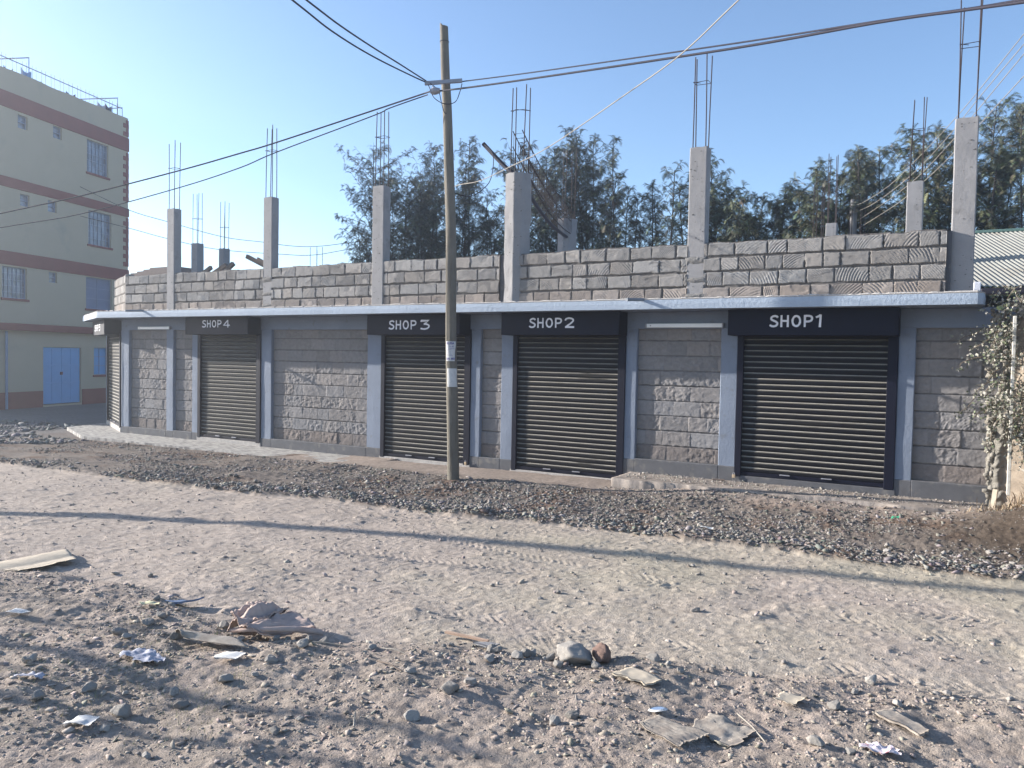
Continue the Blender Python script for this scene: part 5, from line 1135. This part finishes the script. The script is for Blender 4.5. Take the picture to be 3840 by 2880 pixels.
plank('stick', (-2.98, 4.39, float(H(-2.98, 4.39))+.035), (-2.645, 4.40, float(H(-2.65, 4.41))+.03), .026, .014, 'thin reddish split stick at the near edge of the road', None, 'wood_pole'); SC.objects['stick']['category'] = 'stick'
M['stickc'] = mat('fresh_wood', (.42, .29, .21), .9, .2, 12); SC.objects['stick'].data.materials[0] = M['stickc']
sheet('slate', [(-2.66, 4.24), (-2.53, 4.23), (-2.52, 4.33), (-2.60, 4.31)], M['concrete'], 'pale notched flat shard just right of the stick end', 'stone shard', 8, 6, .001, 5, .025, .010, 27, raw=.015)
lid = empty('lid', (-1.32, 3.94, float(H(-1.32, 3.94))), 'crushed white and blue metal lid on the bottom centre verge', 'lid')
zl = lid.location.z
mb = MB(); a = np.linspace(0, 2*PI, 22)[:-1]
V_ = [(-1.32+.052*math.cos(t)*(1+.12*math.cos(3*t)), 3.94+.036*math.sin(t), zl+.022+.012*math.cos(t)) for t in a]+[(-1.32+.042*math.cos(t), 3.94+.028*math.sin(t), zl+.030+.010*math.cos(t)) for t in a]
mb.add(V_, [(i, (i+1) % 21, 21+(i+1) % 21, 21+i) for i in range(21)]); mb.build('rim', M['white_paper'], lid)
mb = MB(); mb.add([(-1.32+.041*math.cos(t), 3.94+.027*math.sin(t), zl+.026+.010*math.cos(t)) for t in a], [tuple(range(21))]); mb.build('disc', M['frame'], lid)
sheet('cardboard', [(-1.35, 3.72), (-1.10, 3.58), (-1.00, 3.80), (-1.28, 3.86)], M['cardboard_dusty'], 'ribbed torn cardboard left half of the flattened pair by the lid', 'cardboard', 30, 18, .006, 8, .004, .004, 30, raw=.03, fn=lambda u, v: .004*np.sin(v*60))
sheet('sacking', [(-1.12, 3.87), (-.88, 3.76), (-.82, 4.00), (-1.07, 4.07)], M['cardboard_dusty'], 'dusty crumpled paper sack trodden flat right of the ribbed cardboard', 'sack', 30, 22, .012, 12, .0, .004, 31, raw=.04)
sheet('cardboard', [(-.80, 4.38), (-.70, 4.37), (-.66, 4.47), (-.78, 4.49)], M['cardboard'], 'small torn tan cardboard scrap on the right verge', 'cardboard', 14, 12, .010, 10, .01, .004, 32, raw=.03)
sheet('glove', [(-.32, 4.50), (-.10, 4.34), (-.06, 4.42), (-.24, 4.62)], M['cardboard_dusty'], 'flattened dusty glove like rag near the lower right', 'rag', 22, 14, .008, 12, .01, .012, 33, raw=.03)
sheet('cloth', [(-.34, 4.0), (-.18, 4.03), (-.18, 4.09), (-.33, 4.09)], mat('red_white_cloth', (.62, .55, .57), .9, .1, 20, dirt=((.40, .12, .14), 30, .56)), 'white and red crumpled cloth at the bottom edge', 'rag', 22, 12, .018, 25, .0, .003, 34, raw=.04)
sheet('cardboard', [(-1.70, 4.20), (-1.46, 4.16), (-1.40, 4.26), (-1.60, 4.34)], M['cardboard'], 'yellowish torn slab of card below the two boulders', 'cardboard', 16, 12, .008, 10, .012, .01, 35, raw=.03)
sheet('plastic_scrap', [(-.60, 10.0), (-.52, 10.0), (-.52, 10.06), (-.60, 10.06)], mat('green_plastic', (.05, .28, .16), .5, .1, 20), 'small bright green plastic scrap in the rubble bed', 'plastic scrap', 8, 8, .03, 25, .02, .004, 36)
sheet('paper', [(-2.33, 8.22), (-2.20, 8.22), (-2.20, 8.30), (-2.32, 8.29)], M['white_paper'], 'white paper scrap at the rubble bed edge before SHOP 1', 'paper', 10, 8, .012, 20, .02, .003, 37)
plank('timber_offcut', (-3.02, 11.25, .19), (-2.86, 11.28, .19), .06, .018, 'small flat timber offcut left of the SHOP 1 shutter foot', None, 'timber')
plank('timber_offcut', (.42, 10.95, .12), (.45, 11.02, .42), .05, .03, 'pale splintered stake leaning at the foot of the ragged wall', None, 'cardboard')
mb = MB(); mb.tube(smooth_path([(.15, 8.30, .07), (.6, 8.5, .08), (1.1, 8.62, .10), (1.7, 8.6, .12)], 5), .012, 6)
tag(mb.build('fallen_branch', M['timber'], origin=(.6, 8.5, 0)), 'long thin brown branch lying along the right road edge', 'branch')
for k, (x, y, a, l, lab) in enumerate(((-3.55, 3.62, .3, .30, 'thin pale straw right of the sack'), (-2.95, 3.62, -.2, .22, 'dark twig in the middle of the near verge'), (-2.62, 3.05, -.9, .16, 'short white straw at the bottom centre'), (-.95, 4.15, -.9, .34, 'long thin grass stalk beside the trodden sack'), (-2.55, 3.75, .05, .16, 'flat pale stick left of the tyre ruts'), (-6.3, 8.9, .9, .35, 'dark bent twig in the rubble bed before SHOP 3'), (-3.1, 3.85, .0, .2, 'pale flat stick behind a stone heap'))):
    z = float(H(x, y))+.02; mb = MB(); mb.tube([(x, y, z), (x+l*.5*math.cos(a), y+l*.5*math.sin(a), z+.012), (x+l*math.cos(a), y+l*math.sin(a), z)], .0045, 5)
    tag(mb.build('twig', M['timber'] if k in (1, 5) else M['cable_pale'], origin=(x, y, z)), lab, 'twig')

# ------------------------------------------------------------------ sun, sky, camera
W = bpy.data.worlds.new("World"); SC.world = W; W.use_nodes = True
nt = W.node_tree; bg = nt.nodes['Background']; sky = nt.nodes.new('ShaderNodeTexSky'); sky.sky_type = 'NISHITA'; sky.sun_disc = False
sky.sun_elevation = SUN_EL; sky.sun_rotation = math.atan2(SUN.x, SUN.y); sky.air_density = 1.0; sky.dust_density = 1.8; sky.ozone_density = 2.3; sky.altitude = 1700
nt.links.new(sky.outputs['Color'], bg.inputs['Color']); bg.inputs['Strength'].default_value = .113
sl = bpy.data.lights.new('sun', 'SUN'); sl.energy = 5.0; sl.angle = math.radians(.6); sl.color = (1, .945, .87)
so = bpy.data.objects.new('sun', sl); COL.objects.link(so); so.rotation_euler = SUN.to_track_quat('Z', 'Y').to_euler(); so.location = (-10, 0, 12)
f = 2934.; pitch = math.atan(99/f); roll = .018; yaw = math.radians(119.6)
fw0 = Vector((math.cos(yaw), math.sin(yaw), 0)); rt0 = Vector((math.sin(yaw), -math.cos(yaw), 0)); up0 = Vector((0, 0, 1))
fw = fw0*math.cos(pitch)-up0*math.sin(pitch); up = up0*math.cos(pitch)+fw0*math.sin(pitch)
rt = rt0*math.cos(roll)+up*math.sin(roll); up = up*math.cos(roll)-rt0*math.sin(roll)
cam = bpy.data.cameras.new('camera'); cam.sensor_width = 36; cam.lens = f/3840*36; cam.clip_end = 2000; cam.clip_start = .05
co = bpy.data.objects.new('camera', cam); COL.objects.link(co)
co.matrix_world = Matrix(((rt.x, up.x, -fw.x, 0), (rt.y, up.y, -fw.y, 0), (rt.z, up.z, -fw.z, 1.9), (0, 0, 0, 1)))
SC.camera = co
SC.view_settings.view_transform = 'Standard'; SC.view_settings.look = 'None'; SC.view_settings.gamma = 1; SC.view_settings.exposure = 1.35

# the air between: a thin even haze round everything
hm = bpy.data.materials.new('haze'); hm.use_nodes = True; ht = hm.node_tree; ht.nodes.clear()
ho = ht.nodes.new('ShaderNodeOutputMaterial'); hv_ = ht.nodes.new('ShaderNodeVolumePrincipled'); hv_.inputs['Color'].default_value = (.86, .92, 1, 1)
hv_.inputs['Density'].default_value = .003; hv_.inputs['Anisotropy'].default_value = .7; ht.links.new(hv_.outputs['Volume'], ho.inputs['Volume'])
mb = MB(); mb.box(-310, 310, -210, 410, -1.6, 14.5); tag(mb.build('haze', hm), 'thin pale haze in the air', kind='stuff')
